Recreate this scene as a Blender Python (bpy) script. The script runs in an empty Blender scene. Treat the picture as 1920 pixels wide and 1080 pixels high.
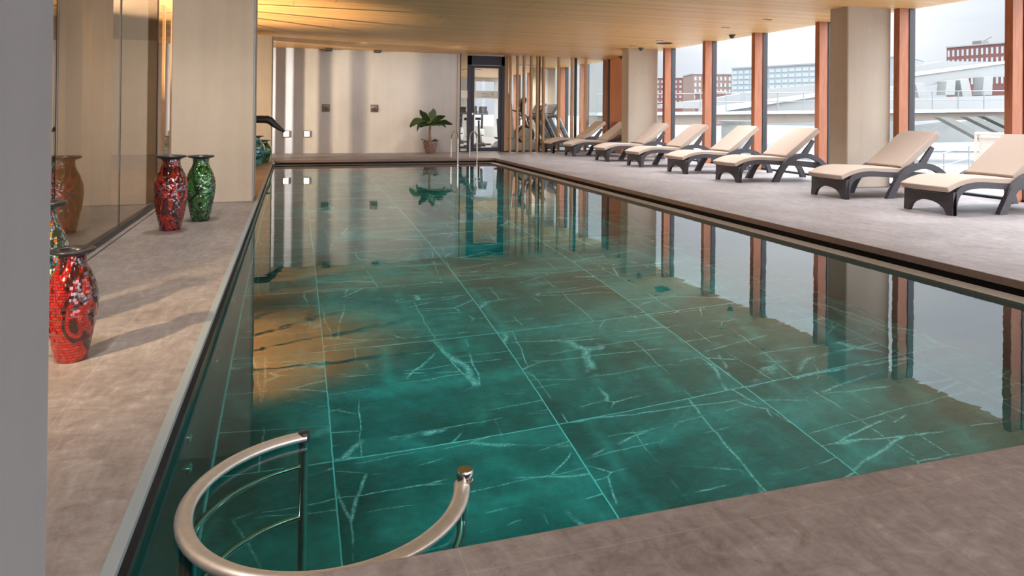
import bpy, bmesh, math, random
from mathutils import Vector, Matrix
random.seed(7)
PI = math.pi
SC = bpy.context.scene
COL = SC.collection

# ------------------------------------------------------------------ camera, world, exposure
FPX, YAW, PITCH, ROLL, CY, EYE = 1304.75, 0.30476, 0.0059, 0.009946, 204.5, 1.1
_d = Vector((math.sin(YAW)*math.cos(PITCH), math.cos(YAW)*math.cos(PITCH), math.sin(PITCH)))
_r0 = Vector((math.cos(YAW), -math.sin(YAW), 0)); _u0 = _r0.cross(_d)
_r = math.cos(ROLL)*_r0 + math.sin(ROLL)*_u0; _u = -math.sin(ROLL)*_r0 + math.cos(ROLL)*_u0
cd = bpy.data.cameras.new('camera'); cam = bpy.data.objects.new('camera', cd); COL.objects.link(cam)
M3 = Matrix((_r, _u, -_d)).transposed()
cam.matrix_world = Matrix.Translation((0, 0, EYE)) @ M3.to_4x4()
cd.sensor_width = 36; cd.sensor_fit = 'HORIZONTAL'; cd.lens = FPX/1920*36
cd.shift_y = -(540-CY)/1920; cd.clip_start = .05; cd.clip_end = 2000
SC.camera = cam
vs = SC.view_settings; vs.view_transform = 'Standard'; vs.look = 'None'; vs.gamma = 1; vs.use_curve_mapping = False
vs.exposure = 0.2
try: SC.cycles.use_denoising = True
except Exception: pass

def W(px, py, depth):
    """world point seen at a photograph pixel at a given depth along the view axis"""
    w = _d + (px-960)/FPX*_r - (py-CY)/FPX*_u
    return Vector((0, 0, EYE)) + w*depth

def build_world():
    w = bpy.data.worlds.new('overcast_sky'); SC.world = w; w.use_nodes = True
    nt = w.node_tree; N = nt.nodes; L = nt.links; N.clear()
    out = N.new('ShaderNodeOutputWorld'); bg = N.new('ShaderNodeBackground'); L.new(bg.outputs[0], out.inputs[0])
    tc = N.new('ShaderNodeTexCoord'); sep = N.new('ShaderNodeSeparateXYZ'); L.new(tc.outputs['Generated'], sep.inputs[0])
    def m(op, a, b=None, clamp=False):
        n = N.new('ShaderNodeMath'); n.operation = op; n.use_clamp = clamp
        for i, v in enumerate((a, b)):
            if v is None: continue
            if isinstance(v, (int, float)): n.inputs[i].default_value = v
            else: L.new(v, n.inputs[i])
        return n.outputs[0]
    z = m('MAXIMUM', sep.outputs[2], 0.0)
    # brightness rises from the horizon to the zenith as an overcast sky does
    zen = m('MULTIPLY', m('POWER', z, 2.1), SKY_ZENITH)
    # glow round the veiled sun, and a bright clear part of the sky behind the camera
    def lobe(v, power, k):
        v = Vector(v).normalized()
        d = N.new('ShaderNodeVectorMath'); d.operation = 'DOT_PRODUCT'
        L.new(tc.outputs['Generated'], d.inputs[0]); d.inputs[1].default_value = v
        return m('MULTIPLY', m('POWER', m('MAXIMUM', d.outputs['Value'], 0.0), power), k)
    sg = lobe((math.sin(.70), math.cos(.70), .09), 90, .55)
    back = lobe((.35, -1, .45), 2.0, SKY_BACK)
    s = m('ADD', m('ADD', m('ADD', zen, .80), sg), back)
    nz = N.new('ShaderNodeTexNoise'); nz.inputs['Scale'].default_value = 3.2; nz.inputs['Detail'].default_value = 6
    mp = N.new('ShaderNodeMapping'); mp.inputs['Scale'].default_value = (1, 1, 5)
    L.new(tc.outputs['Generated'], mp.inputs[0]); L.new(mp.outputs[0], nz.inputs[0])
    cr = N.new('ShaderNodeValToRGB'); L.new(nz.outputs[0], cr.inputs[0])
    cr.color_ramp.elements[0].position = .35; cr.color_ramp.elements[0].color = (.84, .85, .95, 1)
    cr.color_ramp.elements[1].position = .68; cr.color_ramp.elements[1].color = (1, .965, .96, 1)
    mx = N.new('ShaderNodeMix'); mx.data_type = 'RGBA'; mx.blend_type = 'MULTIPLY'; mx.inputs[0].default_value = 1
    L.new(cr.outputs[0], mx.inputs[6]); mx.inputs[7].default_value = (.92, .93, .97, 1)
    L.new(mx.outputs[2], bg.inputs[0]); L.new(s, bg.inputs[1])
POOL_W = 42
SKY_ZENITH, SKY_BACK = 14.0, 5.5
build_world()

def lamp(name, kind, loc, power, color=(1, .86, .68), aim=None, **kw):
    l = bpy.data.lights.new(name, kind); l.energy = power; l.color = color
    for k, v in kw.items(): setattr(l, k, v)
    o = bpy.data.objects.new(name, l); COL.objects.link(o); o.location = loc
    if aim is not None:
        o.rotation_euler = (Vector(aim)-Vector(loc)).to_track_quat('-Z', 'Y').to_euler()
    return o
# spotlights added behind the left glass, unseen, to throw stripes through the fins
lamp('added_stripe_spot', 'SPOT', (-6, 15, 1.4), 6000, (1, .98, .95), (2.9, 18.9, 1.35), spot_size=math.radians(46), spot_blend=1.0, shadow_soft_size=.10)
lamp('added_ceiling_uplight', 'SPOT', (-3, 11.75, .35), 3000, (1, .90, .76), (-1.75, 12.25, 2.95), spot_size=math.radians(84), spot_blend=.5, shadow_soft_size=.03)

# area lights added behind the camera as fill (their frames are built further down)
for _x in (.9, 4.2, 7.4):
    lamp('near_fill_light', 'AREA', (_x, -2.2, 2.745), 60, (1, .93, .86), shape='RECTANGLE', size=1.7, size_y=2.6)
for _x, _y in ((6.2, 21.5), (7.6, 22.5), (6.4, 25.5), (8.0, 28.0)):
    lamp('gym_light', 'SPOT', (_x, _y, 2.66), 260, (1, .93, .86), (_x, _y, 0), spot_size=math.radians(160), spot_blend=.9, shadow_soft_size=.08)
# twin spotlights over the loungers, with unseen spots and wall washers added as fill
for _x, _y in [(7.9, 13.9), (7.9, 11.5), (7.9, 10.3), (7.6, 6.6), (7.6, 4.2)]+[(6.0, 16.2-2.3*k) for k in range(7)]:
    lamp('lounger_and_fill_spot', 'SPOT', (_x, _y, 2.75), 190, (.95, .96, 1), (_x, _y, 0), spot_size=math.radians(104), spot_blend=.9, shadow_soft_size=.06)
for _x in (1.6, 3.9):
    lamp('wall_fill_spot', 'SPOT', (_x, 16.9, 2.72), 75, (1, .95, .90), (_x, 18.9, .9), spot_size=math.radians(120), spot_blend=.9, shadow_soft_size=.08)
lamp('left_room_fill', 'SPOT', (-2.9, 1.2, 2.6), 1900, (1, .84, .66), (-2.0, 6.5, .8), spot_size=math.radians(110), spot_blend=.8, shadow_soft_size=.1)  # fill lamp added in the unseen room behind the left glass
lamp('pillar_fill_light', 'SPOT', (-.92, 5.6, 2.72), 190, (1, .90, .77), (-.90, 8.95, 1.35), spot_size=math.radians(70), spot_blend=.9, shadow_soft_size=.08)  # added to brighten the pillar face, no fitting there
# unseen underwater lamps added along the two long pool walls to brighten the floor
for _k in range(7):
    lamp('pool_fill_lamp', 'SPOT', (-.30, 2.2+2.1*_k, -.22), POOL_W, (.86, 1, 1), (2.9, 2.2+2.1*_k, -1.6), spot_size=math.radians(116), spot_blend=1.0, shadow_soft_size=.07)
    lamp('pool_fill_lamp', 'SPOT', (4.46, 2.2+2.1*_k, -.22), POOL_W, (.86, 1, 1), (1.3, 2.2+2.1*_k, -1.6), spot_size=math.radians(116), spot_blend=1.0, shadow_soft_size=.07)
# unseen downlights added above the left deck to brighten it and the pillars
for _y in (-1.5, 2.4, 5.0, 7.3):
    lamp('deck_fill_light', 'SPOT', (-.92, _y, 2.72), 120, (1, .92, .82), (-.92, _y+.5, 0), spot_size=math.radians(116), spot_blend=.9, shadow_soft_size=.11)

# ------------------------------------------------------------------ materials
class NT:
    def __init__(s, name):
        s.m = bpy.data.materials.new(name); s.m.use_nodes = True
        s.t = s.m.node_tree; s.N = s.t.nodes; s.L = s.t.links; s.N.clear()
        s.out = s.N.new('ShaderNodeOutputMaterial'); s.tc = s.N.new('ShaderNodeTexCoord')
    def n(s, typ, **kw):
        x = s.N.new(typ)
        for k, v in kw.items(): setattr(x, k, v)
        return x
    def put(s, sock, v):
        if isinstance(v, bpy.types.NodeSocket): s.L.new(v, sock)
        elif isinstance(v, (tuple, list)) and sock.type == 'RGBA' and len(v) == 3: sock.default_value = (*v, 1)
        else: sock.default_value = v
    def math(s, op, a, b=None, clamp=False):
        x = s.n('ShaderNodeMath', operation=op, use_clamp=clamp); s.put(x.inputs[0], a)
        if b is not None: s.put(x.inputs[1], b)
        return x.outputs[0]
    def vec(s, op, a, b=None):
        x = s.n('ShaderNodeVectorMath', operation=op); s.put(x.inputs[0], a)
        if b is not None: s.put(x.inputs[1], b)
        return x.outputs[0]
    def mix(s, f, a, b, mode='MIX'):
        x = s.n('ShaderNodeMix', data_type='RGBA', blend_type=mode); s.put(x.inputs[0], f); s.put(x.inputs[6], a); s.put(x.inputs[7], b)
        return x.outputs[2]
    def noise(s, vec, scale, detail=4, rough=.55, dist=0.):
        x = s.n('ShaderNodeTexNoise'); s.put(x.inputs['Vector'], vec); x.inputs['Scale'].default_value = scale
        x.inputs['Detail'].default_value = detail; x.inputs['Roughness'].default_value = rough; x.inputs['Distortion'].default_value = dist
        return x.outputs[0]
    def ramp(s, f, stops):
        x = s.n('ShaderNodeValToRGB'); s.put(x.inputs[0], f); e = x.color_ramp.elements
        while len(e) < len(stops): e.new(.5)
        for i, (p, c) in enumerate(stops):
            e[i].position = p; e[i].color = (*c, 1) if len(c) == 3 else c
        return x.outputs[0]
    def map(s, vec, scale=(1, 1, 1), loc=(0, 0, 0), rot=(0, 0, 0)):
        x = s.n('ShaderNodeMapping'); s.put(x.inputs[0], vec); x.inputs['Scale'].default_value = scale
        x.inputs['Location'].default_value = loc; x.inputs['Rotation'].default_value = rot
        return x.outputs[0]
    def sep(s, vec):
        x = s.n('ShaderNodeSeparateXYZ'); s.put(x.inputs[0], vec); return x.outputs
    def comb(s, x_, y_, z_):
        x = s.n('ShaderNodeCombineXYZ'); s.put(x.inputs[0], x_); s.put(x.inputs[1], y_); s.put(x.inputs[2], z_); return x.outputs[0]
    def bump(s, h, strength=.3, dist=.01, normal=None):
        x = s.n('ShaderNodeBump'); s.put(x.inputs['Height'], h); x.inputs['Strength'].default_value = strength; x.inputs['Distance'].default_value = dist
        if normal is not None: s.put(x.inputs['Normal'], normal)
        return x.outputs[0]
    def bsdf(s, color, rough=.5, metal=0., spec=.5, normal=None, coat=0., emission=None, estr=0., coat_rough=.1):
        b = s.n('ShaderNodeBsdfPrincipled'); s.put(b.inputs['Base Color'], color); s.put(b.inputs['Roughness'], rough)
        s.put(b.inputs['Metallic'], metal); s.put(b.inputs['Specular IOR Level'], spec)
        if normal is not None: s.put(b.inputs['Normal'], normal)
        if coat: s.put(b.inputs['Coat Weight'], coat); s.put(b.inputs['Coat Roughness'], coat_rough)
        if emission is not None: s.put(b.inputs['Emission Color'], emission); s.put(b.inputs['Emission Strength'], estr)
        s.L.new(b.outputs[0], s.out.inputs[0]); return s.m

def simple(name, color, rough=.5, metal=0., spec=.5, var=.06, scale=8., bump=0., **kw):
    t = NT(name); co = t.tc.outputs['Object']; nz = t.noise(co, scale, 4)
    c = t.mix(t.math('MULTIPLY', nz, 1.0), tuple(max(0, x*(1-var)) for x in color), tuple(min(1, x*(1+var)) for x in color))
    nm = t.bump(nz, bump, .01) if bump else None
    return t.bsdf(c, rough, metal, spec, nm, **kw)

MAT = {}
def mat_concrete(name, base, warm=.0):
    t = NT(name); co = t.n('ShaderNodeNewGeometry').outputs['Position']
    a = t.noise(co, .9, 5, .6); b = t.noise(co, 14, 5, .7); st = t.noise(t.map(co, (3, 3, .25)), 2.2, 3)
    f = t.math('ADD', t.math('MULTIPLY', a, .55), t.math('ADD', t.math('MULTIPLY', b, .15), t.math('MULTIPLY', st, .3)))
    c = t.ramp(f, [(.3, tuple(x*.84 for x in base)), (.52, base), (.72, tuple(min(1, x*1.1) for x in base))])
    return t.bsdf(c, .75, spec=.3, normal=t.bump(b, .12, .004))
MAT['concrete'] = mat_concrete('warm_concrete', (.48, .40, .32))
MAT['plaster'] = mat_concrete('pale_plaster', (.50, .475, .455))
MAT['pale_paint'] = mat_concrete('cool_grey_paint', (.30, .31, .325))

def mat_deck():
    t = NT('stone_deck_tiles'); co = t.n('ShaderNodeNewGeometry').outputs['Position']
    a = t.noise(co, 1.1, 6, .62, .4); b = t.noise(t.map(co, (.6, 1, 1), rot=(0, 0, .5)), 16, 8, .78, .8); st = t.noise(t.map(co, (3.2, 1, 1)), 5, 5, .65, 1.2)
    f = t.math('ADD', t.math('MULTIPLY', a, .28), t.math('ADD', t.math('MULTIPLY', b, .45), t.math('MULTIPLY', st, .27)))
    c = t.ramp(f, [(.33, (.122, .104, .101)), (.46, (.226, .203, .201)), (.55, (.302, .280, .280)), (.68, (.49, .465, .465))])
    s = t.sep(co)
    def seam(v, off, period, w):
        p = t.math('PINGPONG', t.math('ADD', v, off), period/2)
        return t.math('LESS_THAN', p, w)
    g = t.math('MAXIMUM', seam(s[0], .79, 1.2, .0022), seam(s[1], -.42, 1.2, .0022))
    c = t.mix(t.math('MULTIPLY', g, .22), c, (.50, .45, .42))
    return t.bsdf(c, t.ramp(b, [(.3, (.42,)*3), (.7, (.6,)*3)]), spec=.35, normal=t.bump(b, .15, .006))
MAT['deck'] = mat_deck()

def mat_marble():
    t = NT('green_marble_pool_tiles'); co = t.n('ShaderNodeNewGeometry').outputs['Position']; s = t.sep(co)
    P = 1.285
    ux = t.math('DIVIDE', t.math('SUBTRACT', s[0], .225), P); uy = t.math('DIVIDE', t.math('SUBTRACT', s[1], 3.83), 1.29)
    cell = t.comb(t.math('FLOOR', ux), t.math('FLOOR', uy), 0.)
    wn = t.n('ShaderNodeTexWhiteNoise', noise_dimensions='3D'); t.put(wn.inputs['Vector'], cell)
    off = t.vec('SCALE', wn.outputs['Color']); off.node.inputs['Scale'].default_value = 37.
    p = t.vec('ADD', co, off)
    base = t.noise(p, 1.3, 6, .62, .6); fine = t.noise(p, 7, 5, .7, .3)
    fine2 = t.noise(t.map(p, (.6, 1.6, 1)), 22, 5, .75)
    f = t.math('ADD', t.math('MULTIPLY', base, .5), t.math('ADD', t.math('MULTIPLY', fine, .28), t.math('MULTIPLY', fine2, .22)))
    c = t.ramp(f, [(.32, (.003, .070, .070)), (.44, (.005, .140, .138)), (.54, (.010, .215, .212)), (.66, (.04, .38, .37))])
    wob = t.vec('SCALE', t.vec('SUBTRACT', t.n('ShaderNodeTexNoise').outputs['Color'], (.5, .5, .5)))
    wob.node.inputs['Scale'].default_value = .05
    t.put(wob.node.inputs[0].links[0].from_node.inputs[0].links[0].from_node.inputs['Vector'], p)
    wob.node.inputs[0].links[0].from_node.inputs[0].links[0].from_node.inputs['Scale'].default_value = 4.0
    pw = t.vec('ADD', p, wob)
    def crack(sc, rot, scale, w, gate_sc, lo):
        v = t.n('ShaderNodeTexVoronoi', feature='DISTANCE_TO_EDGE'); t.put(v.inputs['Vector'], t.map(pw, sc, rot=(0, 0, rot)))
        v.inputs['Scale'].default_value = scale
        l = t.math('SUBTRACT', 1.0, t.math('DIVIDE', v.outputs['Distance'], w), True)
        gate = t.ramp(t.noise(p, gate_sc, 3), [(lo, (0, 0, 0)), (lo+.08, (1, 1, 1))])
        return t.math('MULTIPLY', l, gate)
    v1 = crack((.20, 1.3, 1), .10, 1.3, .009, 1.8, .45)
    v2 = crack((1.6, .22, 1), .55, .9, .008, 2.1, .47)
    v3 = crack((.22, 1.7, 1), -.30, 1.1, .009, 2.6, .46)
    v4 = crack((.7, 1.2, 1), .8, 1.7, .011, 2.4, .53)
    vv = t.math('MAXIMUM', t.math('MAXIMUM', v1, v4), t.math('MAXIMUM', v2, v3))
    spk = t.ramp(t.noise(p, 60, 2, .6), [(.36, (.25,)*3), (.6, (1,)*3)])
    c = t.mix(t.math('MULTIPLY', vv, spk), c, (.62, 1.0, 1.0))
    h1 = crack((.5, 1.6, 1), .3, .6, .10, 1.3, .42); h2 = crack((1.4, .5, 1), .5, .8, .07, 1.6, .46)
    hz = t.math('MULTIPLY', t.math('MAXIMUM', h1, h2), t.noise(p, 14, 4, .7))
    c = t.mix(t.math('MULTIPLY', hz, .6), c, (.10, .62, .60))
    gx = t.math('PINGPONG', ux, .5); gy = t.math('PINGPONG', uy, .5)
    g = t.math('LESS_THAN', t.math('MINIMUM', gx, gy), .0030)
    c = t.mix(g, c, (.30, .85, .88))
    return t.bsdf(c, .45, spec=.2)
MAT['marble'] = mat_marble()

def mat_poolwall():
    t = NT('dark_steel_pool_wall'); co = t.n('ShaderNodeNewGeometry').outputs['Position']
    n = t.noise(t.map(co, (1, .5, 4)), 2, 4)
    c = t.ramp(n, [(.3, (.10, .105, .11)), (.7, (.17, .175, .18))])
    return t.bsdf(c, .28, .6)
MAT['poolwall'] = mat_poolwall()

def mat_water():
    t = NT('pool_water'); co = t.n('ShaderNodeNewGeometry').outputs['Position']
    n = t.noise(t.map(co, (1, 1.6, 1)), 5.5, 2, .5, .2)
    n2 = t.noise(co, 1.2, 2, .5)
    h = t.math('ADD', t.math('MULTIPLY', n, .25), n2)
    nm = t.bump(h, .35, .0035)
    rf = t.n('ShaderNodeBsdfRefraction'); rf.inputs['IOR'].default_value = 1.333; rf.inputs['Roughness'].default_value = 0
    rf.inputs['Color'].default_value = (.50, .985, 1, 1)
    gl = t.n('ShaderNodeBsdfGlossy'); gl.inputs['Roughness'].default_value = 0; gl.inputs['Color'].default_value = (1, 1, 1, 1)
    fr = t.n('ShaderNodeFresnel'); fr.inputs[0].default_value = 1.345
    for q in (rf, gl, fr): t.L.new(nm, q.inputs['Normal'])
    mx = t.n('ShaderNodeMixShader'); t.L.new(fr.outputs[0], mx.inputs[0]); t.L.new(rf.outputs[0], mx.inputs[1]); t.L.new(gl.outputs[0], mx.inputs[2])
    t.L.new(mx.outputs[0], t.out.inputs[0])
    return t.m
MAT['water'] = mat_water()

def mat_glass(name, tint, ior=1.5, boost=1.0, coat=1.0):
    t = NT(name)
    tr = t.n('ShaderNodeBsdfTransparent'); tr.inputs[0].default_value = (*tint, 1)
    gl = t.n('ShaderNodeBsdfGlossy'); gl.inputs['Roughness'].default_value = 0.0; gl.inputs['Color'].default_value = (boost,)*3+(1,)
    fr = t.n('ShaderNodeFresnel'); fr.inputs[0].default_value = ior
    ge = t.n('ShaderNodeNewGeometry')   # the far face of a pane is seen from inside the glass: only the near face mirrors
    mx = t.n('ShaderNodeMixShader'); t.L.new(t.math('MULTIPLY', t.math('MULTIPLY', fr.outputs[0], coat, True), t.math('SUBTRACT', 1.0, ge.outputs['Backfacing'])), mx.inputs[0]); t.L.new(tr.outputs[0], mx.inputs[1]); t.L.new(gl.outputs[0], mx.inputs[2])
    t.L.new(mx.outputs[0], t.out.inputs[0]); return t.m
MAT['pane'] = mat_glass('clear_pane', (.93, .96, .95), 1.45)
MAT['pane_dark'] = mat_glass('reflective_pane', (.86, .78, .66), 2.2, 1.0, 1.15)
MAT['frost'] = simple('frosted_film', (.72, .70, .64), .8)

def mat_wood(name, c1, c2, scale=(1, 1, 1), rough=.45):
    t = NT(name); co = t.tc.outputs['Object']; q = t.map(co, scale)
    n = t.noise(q, 6, 5, .6, .6); m_ = t.noise(q, 30, 3, .6)
    f = t.math('ADD', t.math('MULTIPLY', n, .7), t.math('MULTIPLY', m_, .3))
    return t.bsdf(t.ramp(f, [(.32, c1), (.68, c2)]), rough, spec=.3)
MAT['mullion'] = mat_wood('reddish_wood', (.32, .105, .052), (.48, .195, .105), (4, 4, .3))
MAT['slat'] = mat_wood('oak_slat', (.50, .30, .16), (.66, .43, .25), (4, 4, .3))

def mat_ceiling():
    t = NT('slatted_wood_ceiling'); co = t.n('ShaderNodeNewGeometry').outputs['Position']; s = t.sep(co)
    w = .062
    k = t.math('FLOOR', t.math('DIVIDE', s[1], w))
    wn = t.n('ShaderNodeTexWhiteNoise', noise_dimensions='1D'); t.put(wn.inputs['W'], k)
    n = t.noise(t.comb(t.math('MULTIPLY', s[0], .35), t.math('MULTIPLY', s[1], 6.0), wn.outputs[0]), 3, 4, .6, .3)
    big = t.noise(co, .5, 3)
    f = t.math('ADD', t.math('MULTIPLY', n, .5), t.math('ADD', t.math('MULTIPLY', wn.outputs[0], .28), t.math('MULTIPLY', big, .22)))
    c = t.ramp(f, [(.2, (.68, .345, .125)), (.5, (.84, .485, .195)), (.8, (.94, .61, .27))])
    fr = t.math('FRACT', t.math('DIVIDE', s[1], w))
    gap = t.math('LESS_THAN', fr, .13)
    c = t.mix(t.math('MULTIPLY', gap, .45), c, (.12, .06, .03))
    # staggered board ends, in groups of boards
    grp = t.math('FLOOR', t.math('DIVIDE', s[1], w*9))
    wg = t.n('ShaderNodeTexWhiteNoise', noise_dimensions='1D'); t.put(wg.inputs['W'], grp)
    xx = t.math('ADD', s[0], t.math('MULTIPLY', wg.outputs[0], 3.6))
    e = t.math('LESS_THAN', t.math('PINGPONG', xx, 1.8), .006)
    c = t.mix(t.math('MULTIPLY', e, .55), c, (.14, .07, .04))
    return t.bsdf(c, .5, spec=.25)
MAT['ceiling'] = mat_ceiling()

def mat_mosaic(name, cols, dark, swirl=3.0, seed=0, multi=False):
    t = NT(name); co = t.tc.outputs['Object']; s = t.sep(co)
    ang = t.math('ARCTAN2', s[1], s[0]); R = .115
    u = t.math('MULTIPLY', ang, R); q = t.comb(u, s[2], 0.)
    q2 = t.vec('ADD', q, t.vec('SCALE', t.n('ShaderNodeTexNoise').outputs['Color']))
    br = t.n('ShaderNodeTexBrick'); br.offset = .5; br.squash = 1; t.put(br.inputs['Vector'], q)
    br.inputs['Scale'].default_value = 1; br.inputs['Mortar Size'].default_value = .0009; br.inputs['Mortar Smooth'].default_value = 0
    br.inputs['Brick Width'].default_value = .0150; br.inputs['Row Height'].default_value = .0125
    br.inputs['Color1'].default_value = (0, 0, 0, 1); br.inputs['Color2'].default_value = (1, 1, 1, 1); br.inputs['Mortar'].default_value = (0, 0, 0, 1)
    rnd = br.outputs['Color']
    row = t.math('FLOOR', t.math('DIVIDE', s[2], .0125)); half = t.math('MULTIPLY', t.math('MODULO', row, 2.), .5)
    colm = t.math('FLOOR', t.math('ADD', t.math('DIVIDE', u, .0150), half))
    wn = t.n('ShaderNodeTexWhiteNoise', noise_dimensions='3D'); t.put(wn.inputs['Vector'], t.comb(colm, row, float(seed)))
    # swirling bands
    a2 = t.comb(t.math('COSINE', ang), t.math('SINE', ang), t.math('MULTIPLY', s[2], 5.5))
    tw = t.noise(t.vec('ADD', a2, (seed*3.1, seed*1.7, 0)), .7, 1.5, .5, 1.2)
    band = t.math('SINE', t.math('ADD', t.math('MULTIPLY', tw, 26.), t.math('MULTIPLY', ang, 1.0)))
    f = t.math('ADD', t.math('MULTIPLY', band, .5), .5)
    if multi:
        c = t.ramp(wn.outputs['Value'], [(0., (.02, .25, .55)), (.2, (.75, .22, .02)), (.4, (.02, .35, .12)), (.55, (.75, .55, .08)), (.7, (.6, .03, .02)), (.85, (.7, .75, .7))])
        c.node.color_ramp.interpolation = 'CONSTANT'
        c = t.mix(t.ramp(f, [(.25, (1, 1, 1)), (.4, (0, 0, 0))]), c, dark)
    else:
        c = t.ramp(f, [(.30, dark), (.42, cols[0]), (.85, cols[1])])
        c = t.mix(t.math('MULTIPLY', wn.outputs['Value'], .45), c, tuple(min(1, x*.45) for x in cols[0]))
    c = t.mix(br.outputs['Fac'], c, (.015, .012, .012))
    g = t.n('ShaderNodeNewGeometry'); jit = t.vec('SUBTRACT', wn.outputs['Color'], (.5, .5, .5))
    js = t.vec('SCALE', jit); js.node.inputs['Scale'].default_value = .5
    nm = t.vec('NORMALIZE', t.vec('ADD', g.outputs['Normal'], js))
    return t.bsdf(c, .12, 0.0, .5, nm, coat=1.0, coat_rough=.03) if False else _mosaic_out(t, c, nm)
def _mosaic_out(t, c, nm):
    b = t.n('ShaderNodeBsdfPrincipled'); t.put(b.inputs['Base Color'], c); t.put(b.inputs['Roughness'], .16); t.put(b.inputs['Metallic'], .35)
    t.put(b.inputs['Coat Weight'], 1.0); t.put(b.inputs['Coat Roughness'], .02); t.put(b.inputs['Coat IOR'], 1.7)
    t.L.new(nm, b.inputs['Normal']); t.L.new(nm, b.inputs['Coat Normal']); t.L.new(b.outputs[0], t.out.inputs[0]); return t.m
MAT['mos_red'] = mat_mosaic('red_mirror_mosaic', [(.36, .008, .006), (.62, .018, .008)], (.030, .006, .008), seed=1)
MAT['mos_red2'] = mat_mosaic('red_mirror_mosaic_b', [(.36, .008, .006), (.62, .018, .008)], (.030, .006, .008), seed=5)
MAT['mos_green'] = mat_mosaic('green_mirror_mosaic', [(.012, .13, .02), (.06, .30, .04)], (.008, .03, .012), seed=2)
MAT['mos_green2'] = mat_mosaic('bright_green_mosaic', [(.01, .28, .06), (.03, .45, .12)], (.005, .07, .02), seed=8)
MAT['mos_teal'] = mat_mosaic('teal_mirror_mosaic', [(.02, .30, .33), (.15, .60, .62)], (.005, .09, .12), seed=3)
MAT['mos_multi'] = mat_mosaic('multicolour_mosaic', [(.5, .5, .5), (.5, .5, .5)], (.03, .06, .04), seed=4, multi=True)

def mat_weave(name, color):
    t = NT(name); co = t.tc.outputs['Object']; s = t.sep(co)
    wx = t.math('SINE', t.math('MULTIPLY', s[0], 420.)); wz = t.math('SINE', t.math('MULTIPLY', s[2], 420.))
    h = t.math('MULTIPLY', wx, wz); h2 = t.math('ADD', t.math('MULTIPLY', h, .5), .5)
    c = t.mix(t.math('MULTIPLY', h2, .6), tuple(x*.6 for x in color), tuple(x*1.5 for x in color))
    return t.bsdf(c, .42, spec=.5, normal=t.bump(h2, .5, .004))
MAT['wicker'] = mat_weave('dark_wicker', (.058, .052, .060))
MAT['cushion'] = simple('beige_cushion_fabric', (.47, .385, .325), .9, spec=.1, var=.04, scale=60, bump=.1)
MAT['chrome'] = simple('polished_steel', (.74, .72, .69), .13, 1.0, var=.03)
MAT['worn_steel'] = simple('worn_rail_steel', (.66, .65, .63), .38, .75, var=.22, scale=30)
MAT['steel'] = simple('brushed_steel_strip', (.27, .33, .37), .5, .1, var=.05)
MAT['black_metal'] = simple('black_metal', (.018, .018, .022), .35, .2)
MAT['navy_metal'] = simple('dark_door_frame', (.030, .030, .045), .38, .2)
MAT['rubber'] = simple('black_plastic', (.02, .02, .024), .45)
MAT['rim'] = simple('black_rim_paint', (.018, .020, .026), .32, spec=.5)
MAT['dark'] = simple('gutter_dark', (.012, .012, .012), .7)
MAT['slabface'] = simple('stone_slab_edge', (.27, .20, .18), .6, var=.25, scale=20)
MAT['lip'] = simple('stone_overflow_lip', (.20, .165, .125), .5, var=.25, scale=25)
MAT['white_steel'] = simple('white_painted_steel', (.30, .315, .32), .5)
MAT['grey_steel'] = simple('pale_grey_cladding', (.20, .205, .20), .6)
MAT['rail_steel'] = simple('grey_railing', (.16, .165, .165), .5)
MAT['mid_steel'] = simple('grey_underside', (.11, .11, .10), .6)
MAT['brown_beam'] = simple('brown_bridge_beam', (.15, .12, .095), .6)
MAT['quay'] = simple('pale_quay_paving', (.21, .22, .22), .7, var=.1, scale=2)
MAT['brick'] = simple('red_brick', (.11, .040, .036), .8, var=.2, scale=.5)
MAT['brick2'] = simple('brown_brick', (.14, .09, .075), .8, var=.15, scale=.5)
MAT['glassbld'] = simple('pale_glass_facade', (.19, .215, .225), .5)
MAT['winlight'] = simple('pale_window_glass', (.27, .295, .30), .25)
MAT['windark'] = simple('grey_window_glass', (.2, .22, .23), .25)
MAT['plastic_white'] = simple('pale_grey_shell', (.62, .62, .60), .35)
MAT['plastic_dark'] = simple('charcoal_shell', (.05, .052, .058), .35)
MAT['screen'] = simple('console_screen', (.10, .09, .09), .1)
MAT['bronze'] = simple('bronze_plate', (.10, .065, .04), .4, .4)
MAT['leaf'] = simple('banana_leaf', (.040, .080, .016), .38, var=.4, scale=12)
MAT['leaf_light'] = simple('young_leaf', (.26, .36, .06), .4, var=.2)
MAT['trunk'] = simple('banana_stem', (.28, .16, .11), .7, var=.4, scale=25)
MAT['soil'] = simple('pot_soil', (.05, .035, .025), .9)
MAT['cargo'] = simple('pale_tarpaulin', (.5, .42, .36), .7)
MAT['redpipe'] = simple('salmon_pipe', (.72, .35, .30), .5)
def mat_pot():
    t = NT('shell_mosaic_pot'); co = t.tc.outputs['Object']; q = t.map(co, (1, 1, 2.2))
    v = t.n('ShaderNodeTexVoronoi'); t.put(v.inputs['Vector'], q); v.inputs['Scale'].default_value = 42
    c = t.mix(t.math('MULTIPLY', t.sep(v.outputs['Color'])[0], 1.0), (.15, .075, .06), (.42, .28, .23))
    return t.bsdf(c, .4, .1, normal=t.bump(v.outputs['Distance'], .6, .01))
MAT['pot'] = mat_pot()
def mat_emit(name, color, k):
    t = NT(name); e = t.n('ShaderNodeEmission'); e.inputs[0].default_value = (*color, 1); e.inputs[1].default_value = k
    t.L.new(e.outputs[0], t.out.inputs[0]); return t.m
MAT['lens'] = mat_emit('lit_lamp_lens', (1, .84, .66), 6.0)
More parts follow.
